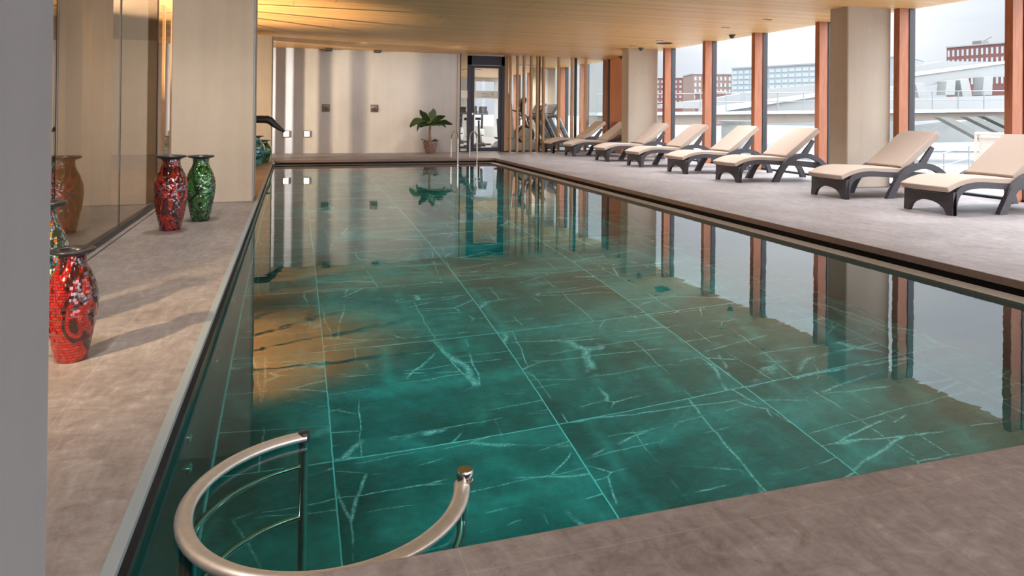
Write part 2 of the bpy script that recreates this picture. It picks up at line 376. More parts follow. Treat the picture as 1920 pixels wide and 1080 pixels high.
def mat_canal():
    t = NT('canal_water'); co = t.n('ShaderNodeNewGeometry').outputs['Position']
    n = t.noise(co, 1.4, 4, .6)
    return t.bsdf((.30, .32, .32), .25, spec=.8, normal=t.bump(n, .5, .3))
MAT['canal'] = mat_canal()

# ------------------------------------------------------------------ mesh helpers
class MB:
    def __init__(s): s.v = []; s.f = []; s.sm = []
    def add(s, vs_, fs, smooth=False):
        o = len(s.v); s.v += [tuple(v) for v in vs_]; s.f += [tuple(i+o for i in f) for f in fs]; s.sm += [smooth]*len(fs); return s
    def box(s, x0, x1, y0, y1, z0, z1):
        return s.hexa([(x0, y0, z0), (x1, y0, z0), (x1, y1, z0), (x0, y1, z0), (x0, y0, z1), (x1, y0, z1), (x1, y1, z1), (x0, y1, z1)])
    def hexa(s, p): return s.add(p, [(0, 3, 2, 1), (4, 5, 6, 7), (0, 1, 5, 4), (1, 2, 6, 5), (2, 3, 7, 6), (3, 0, 4, 7)])
    def beam(s, a, b, w, h, up=(0, 0, 1)):
        a, b = Vector(a), Vector(b); d = (b-a).normalized(); upv = Vector(up)
        if abs(d.dot(upv)) > .98: upv = Vector((1, 0, 0))
        r = d.cross(upv).normalized()*w/2; u = r.cross(d).normalized()*h/2
        P = [a-r-u, a+r-u, b+r-u, b-r-u, a-r+u, a+r+u, b+r+u, b-r+u]
        return s.hexa(P)
    def prism(s, pts, axis, a0, a1, smooth=False):
        """closed 2-D outline extruded along an axis: axis 'y' takes (x,z), 'x' takes (y,z), 'z' takes (x,y)"""
        n = len(pts)
        def P(p, a): return {'y': (p[0], a, p[1]), 'x': (a, p[0], p[1]), 'z': (p[0], p[1], a)}[axis]
        V = [P(p, a0) for p in pts]+[P(p, a1) for p in pts]
        F = [tuple(range(n-1, -1, -1)), tuple(range(n, 2*n))]+[(i, (i+1) % n, (i+1) % n+n, i+n) for i in range(n)]
        return s.add(V, F, smooth)
    def tube(s, pts, rad, seg=12, cap=True, flat=1.0, closed=False):
        pts = [Vector(p) for p in pts]; n = len(pts)
        rads = rad if isinstance(rad, (list, tuple)) else [rad]*n
        V = []; F = []; prev = None
        for i, p in enumerate(pts):
            if closed: d = pts[(i+1) % n]-pts[i-1]
            else: d = pts[min(i+1, n-1)]-pts[max(i-1, 0)]
            d.normalize()
            ref = Vector((0, 0, 1)) if abs(d.z) < .95 else (prev if prev else Vector((1, 0, 0)))
            r = d.cross(ref).normalized(); u = r.cross(d).normalized()
            if abs(d.z) < .95: prev = r
            for k in range(seg):
                a = 2*PI*k/seg; V.append(p + r*math.cos(a)*rads[i] + u*math.sin(a)*rads[i]*flat)
        m_ = n if closed else n-1
        for i in range(m_):
            j = (i+1) % n
            for k in range(seg):
                k2 = (k+1) % seg; F.append((i*seg+k, i*seg+k2, j*seg+k2, j*seg+k))
        if cap and not closed: F += [tuple(range(seg-1, -1, -1)), tuple((n-1)*seg+k for k in range(seg))]
        return s.add(V, F, True)
    def lathe(s, prof, seg=32, c=(0, 0, 0), close=True):
        V = []; F = []; n = len(prof)
        for r, z in prof:
            for k in range(seg):
                a = 2*PI*k/seg; V.append((c[0]+r*math.cos(a), c[1]+r*math.sin(a), c[2]+z))
        for i in range(n-1):
            for k in range(seg):
                k2 = (k+1) % seg; F.append((i*seg+k, i*seg+k2, (i+1)*seg+k2, (i+1)*seg+k))
        if close: F += [tuple(range(seg-1, -1, -1)), tuple((n-1)*seg+k for k in range(seg))]
        return s.add(V, F, True)
    def grid(s, P, smooth=True, closed_v=False):
        n, m_ = len(P), len(P[0]); V = [q for row in P for q in row]; F = []
        for i in range(n-1):
            for j in range(m_-1 if not closed_v else m_):
                j2 = (j+1) % m_; F.append((i*m_+j, i*m_+j2, (i+1)*m_+j2, (i+1)*m_+j))
        return s.add(V, F, smooth)
    def build(s, name, mat, parent=None, loc=None, rot=None, bevel=0., solid=0., fix=True, sharp=35):
        me = bpy.data.meshes.new(name); me.from_pydata(s.v, [], s.f); me.update()
        me.polygons.foreach_set('use_smooth', s.sm)
        if fix:
            bm = bmesh.new(); bm.from_mesh(me); bmesh.ops.recalc_face_normals(bm, faces=bm.faces); bm.to_mesh(me); bm.free()
        if any(s.sm): me.set_sharp_from_angle(angle=math.radians(sharp))
        o = bpy.data.objects.new(name, me); COL.objects.link(o)
        me.materials.append(MAT[mat] if isinstance(mat, str) else mat)
        if parent is not None: o.parent = parent
        if loc is not None: o.location = loc
        if rot is not None: o.rotation_euler = rot
        if solid:
            m_ = o.modifiers.new('thick', 'SOLIDIFY'); m_.thickness = solid; m_.offset = 0
        if bevel:
            m_ = o.modifiers.new('bevel', 'BEVEL'); m_.width = bevel; m_.segments = 2; m_.limit_method = 'ANGLE'
        return o
def tag(o, label=None, cat=None, group=None, kind=None):
    if label: o['label'] = label
    if cat: o['category'] = cat
    if group: o['group'] = group
    if kind: o['kind'] = kind
    return o
def empty(name, loc=(0, 0, 0), rz=0., label=None, cat=None, group=None, kind=None):
    o = bpy.data.objects.new(name, None); COL.objects.link(o); o.location = loc; o.rotation_euler = (0, 0, rz)
    o.empty_display_size = .1
    return tag(o, label, cat, group, kind)
def copy_tree(o, parent=None):
    c = o.copy(); COL.objects.link(c); c.parent = parent
    for ch in o.children: copy_tree(ch, c)
    return c
def S(o): o['kind'] = 'structure'; return o
def text(body, size, name, mat, parent, M, extrude=.002):
    cu = bpy.data.curves.new(name, 'FONT'); cu.body = body; cu.size = size; cu.extrude = extrude; cu.align_x = 'CENTER'; cu.align_y = 'CENTER'
    tmp = bpy.data.objects.new('tmp', cu); COL.objects.link(tmp); bpy.context.view_layer.update()
    me = bpy.data.meshes.new_from_object(tmp.evaluated_get(bpy.context.evaluated_depsgraph_get())); bpy.data.objects.remove(tmp)
    me.materials.clear(); me.materials.append(MAT[mat])
    o = bpy.data.objects.new(name, me); COL.objects.link(o); o.parent = parent; o.matrix_local = M
    return o

# ------------------------------------------------------------------ dimensions of the place
CZ = 2.79            # ceiling
YF = 18.9            # far wall
XG, XM = 9.15, 8.95  # glass line and inner face of the mullions
XL = -1.49           # left glass
YN = -5.0            # near end of the hall
YE = 31.0            # far end of the gym
PX0, PX1, PY0, PY1 = -.385, 4.71, 1.72, 16.32   # pool opening
WZ = -.10; FZ = -1.60

# ------------------------------------------------------------------ floor and pool
m = MB()
m.box(XL-.1, -.42, YN, YF, -.06, 0)                 # left deck
m.box(PX1, XG+.15, YN, YE, -.055, 0)                # right deck and gym
m.box(-.42, PX1, YN, PY0, -.06, 0)                 # near deck
m.box(-.42, PX1, PY1, YF, -.055, 0)                 # far deck
m.box(4.2, PX1, YF, YE, -.055, 0)
m.box(-8, XL-.1, YN, YF, -.06, 0)
S(m.build('floor', 'deck'))
m = MB(); m.box(-.425, -.39, PY0, PY1+.02, -.022, .002); S(m.build('trim_1', 'steel', bevel=.003))
# basin: floor, walls, near wall
m = MB()
m.box(-.46, 4.6, 1.0, 16.3, FZ-.1, FZ)
S(m.build('pool_floor', 'marble'))
m = MB()
m.box(-.46, -.385, 1.0, 16.3, FZ, -.07)
m.box(-.46, 4.9, .9, 1.0, FZ, -.07)
S(m.build('pool_wall', 'poolwall'))
m = MB()
m.box(4.52, 4.60, 1.0, 16.3, FZ, WZ-.01); m.box(-.46, 4.60, 16.08, 16.3, FZ, WZ-.01)
MAT['darkwall'] = simple('dark_pool_side_stone', (.075, .085, .085), .4, var=.2)
S(m.build('pool_side_wall', 'darkwall'))
m = MB(); m.box(-.385, -.374, 1.0, 16.08, FZ, FZ+.012); MAT['joint'] = simple('pale_cyan_joint', (.35, .9, .95), .5); S(m.build('trim_7', 'joint'))
# overflow lip on the right and far sides, gutter behind it
m = MB(); m.box(4.50, 4.665, 1.72, 16.06, WZ-.05, WZ+.006); m.box(-.385, 4.665, 16.06, 16.235, WZ-.05, WZ+.006)
S(m.build('trim_2', 'lip'))
m = MB(); m.box(4.665, 4.76, 1.0, 16.4, -.3, -.20); m.box(4.76, 4.80, 1.0, 16.4, -.3, -.056); m.box(-.385, 4.76, 16.26, 16.40, -.3, -.20); m.box(-.385, 4.8, 16.40, 16.44, -.3, -.056)
m.box(-.46, -.43, 1.0, 16.4, -.3, -.023)
S(m.build('pool_gutter', 'dark'))
m = MB(); m.box(PX1-.006, PX1+.01, 1.70, PY1, -.056, -.001); m.box(-.39, PX1, PY1-.006, PY1+.01, -.056, -.001); m.box(-.39, PX1, PY0-.004, PY0+.004, -.056, -.001)
S(m.build('trim_3', 'slabface'))
m = MB(); m.add([(-.388, 1.0, WZ), (4.51, 1.0, WZ), (4.51, 16.07, WZ), (-.388, 16.07, WZ)], [(0, 1, 2, 3)])
S(m.build('pool_water', 'water'))
# groove beside the left glass
m = MB(); m.box(-1.415, -1.405, YN, YF, -.001, .002); S(m.build('trim_4', 'dark'))

# ------------------------------------------------------------------ ceiling and walls
def cz(y): return CZ if y <= 15 else (CZ-.06*(y-15)/4 if y < 19 else CZ-.06)
m = MB()
for (x0, x1, y0, y1) in ((XL-.1, XG+.1, YN, 15), (XL-.1, XG+.1, 15, 19), (3.9, XG+.1, 19, YE)):
    za, zb = cz(y0), cz(y1)
    m.hexa([(x0, y0, za), (x1, y0, za), (x1, y1, zb), (x0, y1, zb), (x0, y0, 3.1), (x1, y0, 3.1), (x1, y1, 3.1), (x0, y1, 3.1)])
S(m.build('ceiling', 'ceiling'))
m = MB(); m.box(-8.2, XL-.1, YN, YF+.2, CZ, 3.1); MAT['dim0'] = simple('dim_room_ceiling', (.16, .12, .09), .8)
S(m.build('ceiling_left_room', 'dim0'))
m = MB(); m.box(-8.2, 4.34, YF, YF+.25, -.06, 3.1); S(m.build('wall_far', 'plaster'))
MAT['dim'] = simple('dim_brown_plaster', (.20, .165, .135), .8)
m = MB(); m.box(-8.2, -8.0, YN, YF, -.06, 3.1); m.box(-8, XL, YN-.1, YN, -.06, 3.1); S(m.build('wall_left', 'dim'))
m = MB(); m.box(4.0, 4.2, YF+.25, YE, -.06, 3.1); S(m.build('wall_gym', 'plaster'))
m = MB(); m.box(4.0, 8.0, YE, YE+.15, -.06, 3.1); m.box(8.9, XG, YE, YE+.15, -.06, 3.1); m.box(8.0, 8.9, YE, YE+.15, 2.55, 3.1); m.box(8.0, 8.9, YE, YE+.15, -.06, .5)
S(m.build('wall_gym_end', 'plaster'))
# pillars
def pillar(i, x0, x1, y0, y1, mat='concrete', bv=.012):
    m = MB(); m.box(x0, x1, y0, y1, 0, CZ+.02); o = S(m.build('pillar_%d' % i, mat, bevel=bv)); return o
pillar(1, -1.36, -.455, 8.95, 9.57)
pillar(2, -.90, -.455, 16.5, 17.15)
pillar(3, -1.36, -.447, .95, 1.57, 'pale_paint')
pillar(4, 8.10, 8.95, 15.95, 16.33, bv=.03)
pillar(5, 8.09, 8.93, 8.62, 9.00, bv=.02)
pillar(6, 8.10, 8.95, 23.3, 23.7)
pillar(7, 8.09, 8.93, 1.3, 1.7)
m = MB(); m.box(-.47, -.452, 9.555, 9.575, 0, CZ); m.box(-.455, -.445, 8.945, 8.96, 0, CZ); S(m.build('trim_5', 'steel'))

# right window wall: a window is the mullion at its near side, the sill and the pane beyond it
ys = [YN+.1, -3.0, -2.3+1.8*0, -.5, 1.3, 3.1, 4.9, 6.70, 8.48, 10.20, 12.02, 13.81, 15.61, 17.41, 19.2, 21.0, 22.8, 24.6, 26.4, 28.2, 30.0]
ys = [-4.1, -2.3, -.5, 1.3, 3.1, 4.9, 6.70, 8.48, 10.20, 12.02, 13.81, 15.61, 17.41, 19.2, 21.0, 22.8, 24.6, 26.4, 28.2, 30.0]
for i, y in enumerate(ys):
    y1 = ys[i+1] if i+1 < len(ys) else YE
    w = S(empty('window_%d' % (i+1), (XG, y, 0)))
    MB().box(XM-XG, -.01, 0, .11, -.02, CZ+.03).build('mullion', 'mullion', w, bevel=.004)
    MB().box(-.012, .10, -.012, .10, -.03, CZ+.05).build('frame', 'black_metal', w)
    MB().box(-.03, .10, .11, y1-y, -.03, .035).build('sill', 'black_metal', w)
    MB().box(.03, .05, .10, y1-y+.0, .035, CZ+.05).build('pane', 'pane', w)
m = MB(); m.box(XM+.02, XM+.16, 17.62, 19.12, 0, CZ); S(m.build('trim_6', 'mullion'))
# near end of the hall, behind the camera: same windows
m = MB()
for k in range(7):
    x = -1.3+k*1.75; m.box(x, x+.11, YN-.1, YN+.1, 0, CZ)
S(m.build('window_21', 'mullion'))

# left glass wall
for i in range(11):
    y0 = 8.85-1.8*(i-4); y1 = y0+1.8
    if y0 > 18: continue
    y1 = min(y1, YF)
    w = S(empty('window_%d' % (30+i), (XL, y0, 0)))
    MB().box(-.006, .006, .004, y1-y0-.004, .05, CZ).build('pane', 'pane_dark', w)
    MB().box(-.008, .008, -.004, .004, 0, CZ).build('joint', 'black_metal', w)
    MB().box(-.03, .03, 0, y1-y0, 0, .05).build('sill', 'black_metal', w)
for k in range(7):  # fins added for upright bands behind the glass and across the deck
    y = 3.2+k*.78
    tag(MB().box(-2.15, -1.80, y, y+.30, 0, CZ).build('added_concrete_fin', 'concrete', bevel=.01), 'upright beige concrete fin added behind the left glass wall, '+['nearest the camera', 'second', 'third', 'fourth', 'fifth', 'sixth', 'farthest'][k]+' in its row', 'fin', 'concrete fins added behind the left glass')
# unseen wooden fins added behind the left pillars to stripe the light
def fins(ys_, x, wdt, name, label, group):
    for j, y in enumerate(ys_):
        o = MB().box(x-.02, x+.02, y-wdt/2, y+wdt/2, 0, cz(y)-.002).build(name, 'slat')
        tag(o, label+', '+['first', 'second', 'third', 'fourth', 'fifth'][j]+' of its row', 'slat', group)
fins([18.43, 18.18, 17.87, 17.55], -1.0, .125, 'stripe_fin', 'tall oak fin added behind the far left pillar', 'oak fins added behind the far left pillar')
fins([11.75, 12.5, 13.3, 14.3, 15.05], -.95, .06, 'stripe_fin', 'slim oak fin added between the two left pillars', 'slim oak fins added between the left pillars')

# ------------------------------------------------------------------ gym front: door, glass, slats
S_ = YF/19.0
dr = S(empty('door_1', (4.64, YF, 0)))
fx0, fx1 = 0.0, 1.07
m = MB(); m.box(fx0, fx0+.11, -.04, .06, 0, 2.70); m.box(fx1-.10, fx1, -.04, .06, 0, 2.70); m.box(fx0, fx1, -.04, .06, 2.44, 2.70)
m.build('frame', 'navy_metal', dr, bevel=.004)
lf = MB(); lf.box(.115, .19, -.03, .03, .02, 2.43); lf.box(.90, .965, -.03, .03, .02, 2.43); lf.box(.19, .90, -.03, .03, .02, .13); lf.box(.19, .90, -.03, .03, 2.36, 2.43)
leaf = lf.build('leaf', 'navy_metal', dr, bevel=.004)
MB().box(.19, .90, -.006, .006, .13, 2.36).build('pane', 'pane', dr)
fm = MB().box(.19, .90, -.012, -.008, 1.51, 1.72).build('frosted_band', 'frost', dr)
em = MB()
em.box(.66, .668, -.016, -.012, 1.55, 1.69); em.box(.74, .748, -.016, -.012, 1.55, 1.69); em.box(.66, .748, -.016, -.012, 1.682, 1.69); em.box(.66, .70, -.016, -.012, 1.55, 1.558)
em.add([(.69, -.016, 1.62), (.73, -.016, 1.655), (.73, -.016, 1.585), (.69, -.012, 1.62), (.73, -.012, 1.655), (.73, -.012, 1.585)], [(0, 1, 2), (5, 4, 3), (0, 3, 4, 1), (1, 4, 5, 2), (2, 5, 3, 0)])
for r_, (a_, b_) in enumerate(((.40, .62), (.43, .62), (.42, .62))):
    x_ = b_
    while x_ > a_: 
        w_ = .012+.012*random.random(); em.box(x_-w_, x_, -.016, -.012, 1.655-.042*r_-.018, 1.655-.042*r_); x_ -= w_+.007
em.build('emblem', 'white_steel', fm)
hd = MB(); hd.tube([(.15, -.03, 1.07), (.15, -.09, 1.07), (.27, -.09, 1.07)], .011, 8); hd.tube([(.15, -.03, 1.07), (.15, -.038, 1.07)], .03, 12); hd.build('handle', 'chrome', leaf)
# slim side light left of the door with its posts
w = S(empty('window_22', (4.34, YF, 0)))
MB().box(0, .07, -.03, .20, 0, 2.74).build('reveal', 'concrete', w)
MB().box(.07, .10, -.03, .03, 0, 2.74).build('frame', 'black_metal', w)
MB().box(.10, .30, -.006, .006, .03, 2.74).build('pane', 'pane', w)
MB().box(.10, .30, -.03, .03, 0, .03).build('sill', 'black_metal', w)
MB().box(.10, .30, -.012, -.008, 1.51, 1.72).build('frosted_band', 'frost', w)
# glass screen right of the door
w = S(empty('window_23', (5.71, YF, 0)))
MB().box(0, .11, -.03, .05, 0, 2.74).build('jamb', 'slat', w)
MB().box(.11, 1.0, -.006, .006, .03, 2.74).build('pane', 'pane', w)
MB().box(.0, 3.3, -.03, .03, 0, .03).build('sill', 'black_metal', w)
MB().box(1.01, 1.07, -.04, .04, 0, 2.74).build('frame', 'black_metal', w)
w = S(empty('window_24', (6.78, YF, 0)))
MB().box(0, 1.08, -.006, .006, .03, 2.74).build('pane', 'pane', w)
MB().box(1.08, 1.14, -.04, .04, 0, 2.74).build('frame', 'black_metal', w)
w = S(empty('window_25', (7.93, YF, 0)))
MB().box(0, 1.02, -.006, .006, .03, 2.74).build('pane', 'pane', w)
MB().box(1.02, 1.08, -.05, .05, 0, 2.74).build('frame', 'black_metal', w)
sx = [(5.86, .05), (6.07, .055), (6.26, .055), (6.48, .055), (6.67, .055), (6.855, .06), (7.32, .06), (7.74, .065), (8.16, .06)]
for k, (x, wd) in enumerate(sx):
    o = MB().box(-wd/2, wd/2, -.05, .05, 0, 2.735).build('wooden_slat', 'slat', loc=(x, YF-.10, 0), bevel=.004)
    nm = ['first', 'second', 'third', 'fourth', 'fifth', 'sixth', 'seventh', 'eighth', 'ninth'][k]
    tag(o, 'upright oak slat before the gym glass, %s counted from the glass door' % nm, 'slat', 'oak slats in front of the gym glass')

# ------------------------------------------------------------------ ceiling fittings
def ceiling_item(name, x, y, label, cat, group, maker):
    r = empty(name, (x, y, cz(y)), 0, label, cat, group); maker(r); return r
def mk_down(r):
    MB().lathe([(.045, 0), (.045, -.004), (.036, -.004), (.036, .0)], 20).build('ring', 'black_metal', r)
    MB().lathe([(.045, 0), (.045, -.004), (.036, -.004), (.036, .0)], 20, (.11, 0.02, 0)).build('ring', 'bronze', r)
    MB().lathe([(.0, -.001), (.034, -.001), (.034, -.003), (0, -.003)], 20, close=False).build('lens', 'dark', r)
for x, y, w_ in ((7.9, 15.4, 'nearest the farther pillar'), (7.9, 14.1, 'beside the black ceiling vent'), (7.85, 11.5, 'beyond the smoke grey dome'), (7.88, 10.3, 'closest to the nearer window pillar')):
    ceiling_item('ceiling_spotlight', x, y, 'small twin recessed spotlight in wood ceiling, '+w_, 'spotlight', 'twin spotlights above the loungers', mk_down)
def mk_dome(r):
    MB().lathe([(.07, 0), (.07, -.02), (.055, -.025)], 24).build('base', 'plastic_dark', r)
    MB().lathe([(.055, -.024), (.05, -.05), (.035, -.07), (.012, -.08), (0.001, -.081)], 24).build('dome', 'screen', r)
for x, y, l in ((8.35, 16.0-.25, 'small dark dome camera on ceiling close to the farther window pillar'), (8.78, 12.55, 'smoke grey dome camera on ceiling between two window mullions'), (8.85, 17.9, 'dark dome camera on ceiling at the gym corner')):
    ceiling_item('dome_camera', x, y, l, 'camera', None, mk_dome)
ceiling_item('ceiling_vent', 8.35, 14.6, 'round black ventilation grille flush in the wood ceiling', 'vent', None,
             lambda r: (MB().lathe([(.19, 0), (.19, -.01), (.16, -.012), (.16, -.002)], 32).build('ring', 'black_metal', r), MB().lathe([(.001, -.006), (.16, -.006), (.16, -.004), (.001, -.004)], 32).build('grille', 'dark', r)))
def mk_spr(r):
    MB().lathe([(.022, 0), (.022, -.004), (.007, -.006), (.007, -.03), (.016, -.032), (.016, -.035)], 12).build('body', 'chrome', r)
for x, y, l in ((7.9, 14.75, 'small sprinkler head between the twin spotlights near the vent'), (7.88, 10.95, 'small sprinkler head between the two nearer twin spotlights'), (4.1, 18.7, 'small sprinkler head above the far wall near the door'), (7.9, 18.5, 'small sprinkler head above the gym slats')):
    ceiling_item('sprinkler', x, y, l, 'sprinkler', None, mk_spr)
for x, l in ((.86, 'left'), (2.12, 'right')):
    r = empty('rain_shower_head', (x, 18.68, cz(18.7)), 0, 'brown square rain shower head under the ceiling, %s one of the two' % l, 'shower head', 'rain showers by the far wall')
    MB().box(-.10, .10, -.10, .10, -.055, 0).build('housing', 'bronze', r, bevel=.004)
    MB().box(-.085, .085, -.085, .085, -.062, -.055).build('nozzle_plate', 'dark', r)
r = empty('ceiling_hatch', (5.75, 18.2, cz(18.2)), 0, 'darker flat timber hatch in the ceiling in front of the gym door', 'hatch')
MB().box(-.45, .45, -.12, .12, -.008, 0).build('panel', 'slat', r)

for k, x in enumerate((.9, 4.2, 7.4)):  # frames round the fill lights added at the near end
    r = empty('near_fill_frame', (x, -2.2, 2.79), 0, 'large rectangular frame of an added ceiling light at the near end of the hall, '+['above the left pool edge', 'above the right pool edge', 'close to the windows'][k], 'light panel', 'added light panels at the near end')
    m = MB()
    for (a_, b_, c_, d_) in ((-.9, .9, -1.35, -1.31), (-.9, .9, 1.31, 1.35), (-.9, -.86, -1.31, 1.31), (.86, .9, -1.31, 1.31)): m.box(a_, b_, c_, d_, -.05, 0)
    m.build('frame', 'white_steel', r)
# ------------------------------------------------------------------ far wall fittings
for x, l in ((-.16, 'left one, by the striped corner'), (.35, 'right one, below the shower plates')):
    r = empty('wall_light', (x, YF, .505), 0, 'small square lit wall light low on the far wall, '+l, 'light', 'square lights low on the far wall')
    m = MB(); m.box(-.085, .085, -.03, 0, -.085, -.065); m.box(-.085, .085, -.03, 0, .065, .085); m.box(-.085, -.065, -.03, 0, -.065, .065); m.box(.065, .085, -.03, 0, -.065, .065)
    m.build('frame', 'bronze', r)
    MB().box(-.065, .065, -.02, 0, -.065, .065).build('lens', 'lens', r)
for x, l in ((.82, 'left'), (2.08, 'right')):
    r = empty('shower_control', (x, YF, 1.19), 0, 'square bronze shower valve plate on the far wall, %s one' % l, 'shower valve', 'shower valve plates')
    MB().box(-.10, .10, -.012, 0, -.10, .10).build('plate', 'bronze', r, bevel=.003)
    MB().add([(-.085, -.014, .0), (.085, -.014, .0), (.085, -.014, .085), (-.085, -.014, .085), (0, -.05, .03)], [(0, 1, 4), (1, 2, 4), (2, 3, 4), (3, 0, 4)]).build('spout_hood', 'lip', r)
    MB().tube([(0, -.012, -.04), (0, -.06, -.04)], .028, 14).build('knob', 'black_metal', r)
    MB().tube([(.03, -.05, -.04), (.10, -.055, -.035)], .008, 8).build('lever', 'chrome', r)

# ------------------------------------------------------------------ loungers
def arc(pts, n=6):
    """Catmull-Rom through 2-D points"""
    out = []; P = [pts[0]]+list(pts)+[pts[-1]]
    for i in range(1, len(P)-2):
        a, b, c, d = P[i-1], P[i], P[i+1], P[i+2]
        for k in range(n):
            t = k/n
            out.append(tuple(.5*((2*b[j])+(-a[j]+c[j])*t+(2*a[j]-5*b[j]+4*c[j]-d[j])*t*t+(-a[j]+3*b[j]-3*c[j]+d[j])*t**3) for j in (0, 1)))
    out.append(tuple(pts[-1])); return out
def strip(m, top, bot, axis, a0, a1):
    n = min(len(top), len(bot)); V = []; F = []
    def P(p, a): return (p[0], a, p[1])
    for i in range(n): V += [P(top[i], a0), P(bot[i], a0), P(bot[i], a1), P(top[i], a1)]
    for i in range(n-1):
        for k in range(4): F.append((4*i+k, 4*i+(k+1) % 4, 4*i+4+(k+1) % 4, 4*i+4+k))
    F += [(3, 2, 1, 0), (4*n-4, 4*n-3, 4*n-2, 4*n-1)]
    m.add(V, F, True)
def resample(c, n):
    L = [0]
    for i in range(1, len(c)): L.append(L[-1]+math.dist(c[i], c[i-1]))
    out = []
    for k in range(n):
        t = L[-1]*k/(n-1); i = 0
        while i < len(L)-2 and L[i+1] < t: i += 1
        f = (t-L[i])/max(1e-9, L[i+1]-L[i]); out.append((c[i][0]+(c[i+1][0]-c[i][0])*f, c[i][1]+(c[i+1][1]-c[i][1])*f))
    return out
def make_lounger():
    r = empty('sun_lounger')
    WD = .65
    railT = resample(arc([(.0, 0), (.004, .10), (.022, .20), (.07, .285), (.15, .335), (.27, .362), (.42, .370), (.62, .360), (.85, .345), (1.10, .335), (1.40, .33), (1.62, .30)]), 44)
    railB = resample(arc([(.06, 0), (.064, .09), (.09, .185), (.14, .245), (.22, .280), (.34, .296), (.47, .296), (.64, .288), (.85, .272), (1.10, .262), (1.40, .255), (1.60, .25)]), 44)
    m = MB()
    for a0, a1 in ((0, .045), (WD-.045, WD)): strip(m, railT, railB, 'y', a0, a1)
    # front panel with the arched opening
    n = 18; pts = []
    V = []; F = []
    for i in range(n+1):
        y = WD*i/n; t = (y-.085)/(WD-.17)
        zb = 0 if (t <= 0 or t >= 1) else .150*math.sqrt(max(0, 1-(2*t-1)**2))**.9
        zt = .262-.02*math.sin(PI*i/n)
        xo = -.028*math.sin(PI*i/n)
        for zz in (zb, zt):
            V += [(xo+.005-.0*zz, y, zz), (xo+.055, y, zz)]
    for i in range(n):
        a = 4*i; b = a+4
        F += [(a, b, b+2, a+2), (a+1, a+3, b+3, b+1), (a, a+1, b+1, b), (a+2, b+2, b+3, a+3)]
    F += [(0, 2, 3, 1), (4*n, 4*n+1, 4*n+3, 4*n+2)]
    m.add(V, F)
    m.build('frame', 'wicker', r, sharp=50)
    # seat deck between the rails
    dk = MB(); dT = resample(arc([(.02, .262), (.10, .30), (.27, .335), (.42, .345), (.62, .338), (.93, .325), (1.25, .32), (1.55, .30)]), 30)
    dB = [(x, z-.03) for x, z in dT]; strip(dk, dT, dB, 'y', .045, WD-.045); dk.build('seat_deck', 'wicker', r)
    # armrest arches, each also the rear leg pair
    o_ = resample(arc([(.63, 0), (.69, .10), (.77, .225), (.875, .350), (1.01, .430), (1.18, .470), (1.36, .463), (1.50, .425), (1.62, .36), (1.73, .265), (1.83, .14), (1.89, 0)]), 46)
    i_ = resample(arc([(.755, 0), (.80, .09), (.865, .19), (.955, .285), (1.07, .352), (1.21, .388), (1.35, .386), (1.47, .355), (1.57, .30), (1.67, .215), (1.745, .12), (1.79, 0)]), 46)
    for a0, a1 in ((-.055, 0.0), (WD, WD+.06)):
        b = MB(); strip(b, o_, i_, 'y', a0, a1); b.build('armrest', 'wicker', r, sharp=50)
    # curved panel under the back
    b = MB(); t_ = resample(arc([(1.0, .34), (1.2, .345), (1.45, .32), (1.66, .25)]), 12); b_ = resample(arc([(1.0, .30), (1.2, .27), (1.45, .225), (1.62, .21)]), 12)
    strip(b, t_, b_, 'y', .045, WD-.045); b.build('rear_panel', 'wicker', r)
    # back frame and its prop
    b = MB(); strip(b, [(.95, .375), (1.56, .86)], [(.98, .335), (1.60, .825)], 'y', .03, .075); strip(b, [(.95, .375), (1.56, .86)], [(.98, .335), (1.60, .825)], 'y', WD-.075, WD-.03)
    strip(b, [(.95, .370), (1.55, .85)], [(.96, .358), (1.565, .835)], 'y', .07, WD-.07)
    b.build('back_frame', 'wicker', r)
    for y in (.02, WD-.05):
        b = MB(); strip(b, [(1.25, .45), (1.475, .70)], [(1.37, .43), (1.53, .67)], 'y', y, y+.03); b.build('back_prop', 'wicker', r)
    # cushions
    def cushion(top, th, n_prof, y0, y1, name, bulge=0.):
        c = resample(top, n_prof); m = MB(); NY = 12; rows = []
        for i, (x, z) in enumerate(c):
            a, b = c[max(0, i-1)], c[min(len(c)-1, i+1)]; dx, dz = b[0]-a[0], b[1]-a[1]; l = math.hypot(dx, dz); nx, nz = -dz/l, dx/l
            e = 1.0 if 0 < i < n_prof-1 else .0
            ring = []
            fb = bulge*max(0, 1-i/4)
            for k in range(NY+1):
                v = k/NY; y = y0+(y1-y0)*v; off = -fb*math.sin(PI*v); cr = .006*math.sin(PI*v)
                ring.append((x+nx*(th/2+cr)*1+off, y, z+nz*(th/2+cr)))
            for k in range(NY, -1, -1):
                v = k/NY; y = y0+(y1-y0)*v; off = -fb*math.sin(PI*v)
                ring.append((x-nx*th/2+off, y, z-nz*th/2))
            rows.append(ring)
        m.grid(rows, True, closed_v=True)
        L_ = len(rows[0]); nn = len(rows)
        for base in (0, (nn-1)*L_):
            o = len(m.v); 
            for k in range(NY): m.f.append((base+k, base+k+1, base+L_-2-k, base+L_-1-k)); m.sm.append(False)
        return m.build(name, 'cushion', r, bevel=.010, sharp=50)
    cushion(arc([(-.055, .290), (.03, .327), (.14, .362), (.28, .385), (.42, .388), (.62, .380), (.80, .374), (.97, .366)]), .066, 26, .01, WD-.01, 'seat_cushion', .055)
    cushion([(.95, .395), (1.600, .862)], .095, 14, .015, WD-.03, 'back_cushion')
    b = MB().tube([(.0, .10, .262), (-.03, .22, .245), (-.035, .36, .24), (-.02, .50, .25)], .004, 6); b.build('tie_strap', 'lip', r)
    return r
LY = [5.93, 7.45, 9.73, 11.33, 12.97, 14.62, 16.55, 18.02]
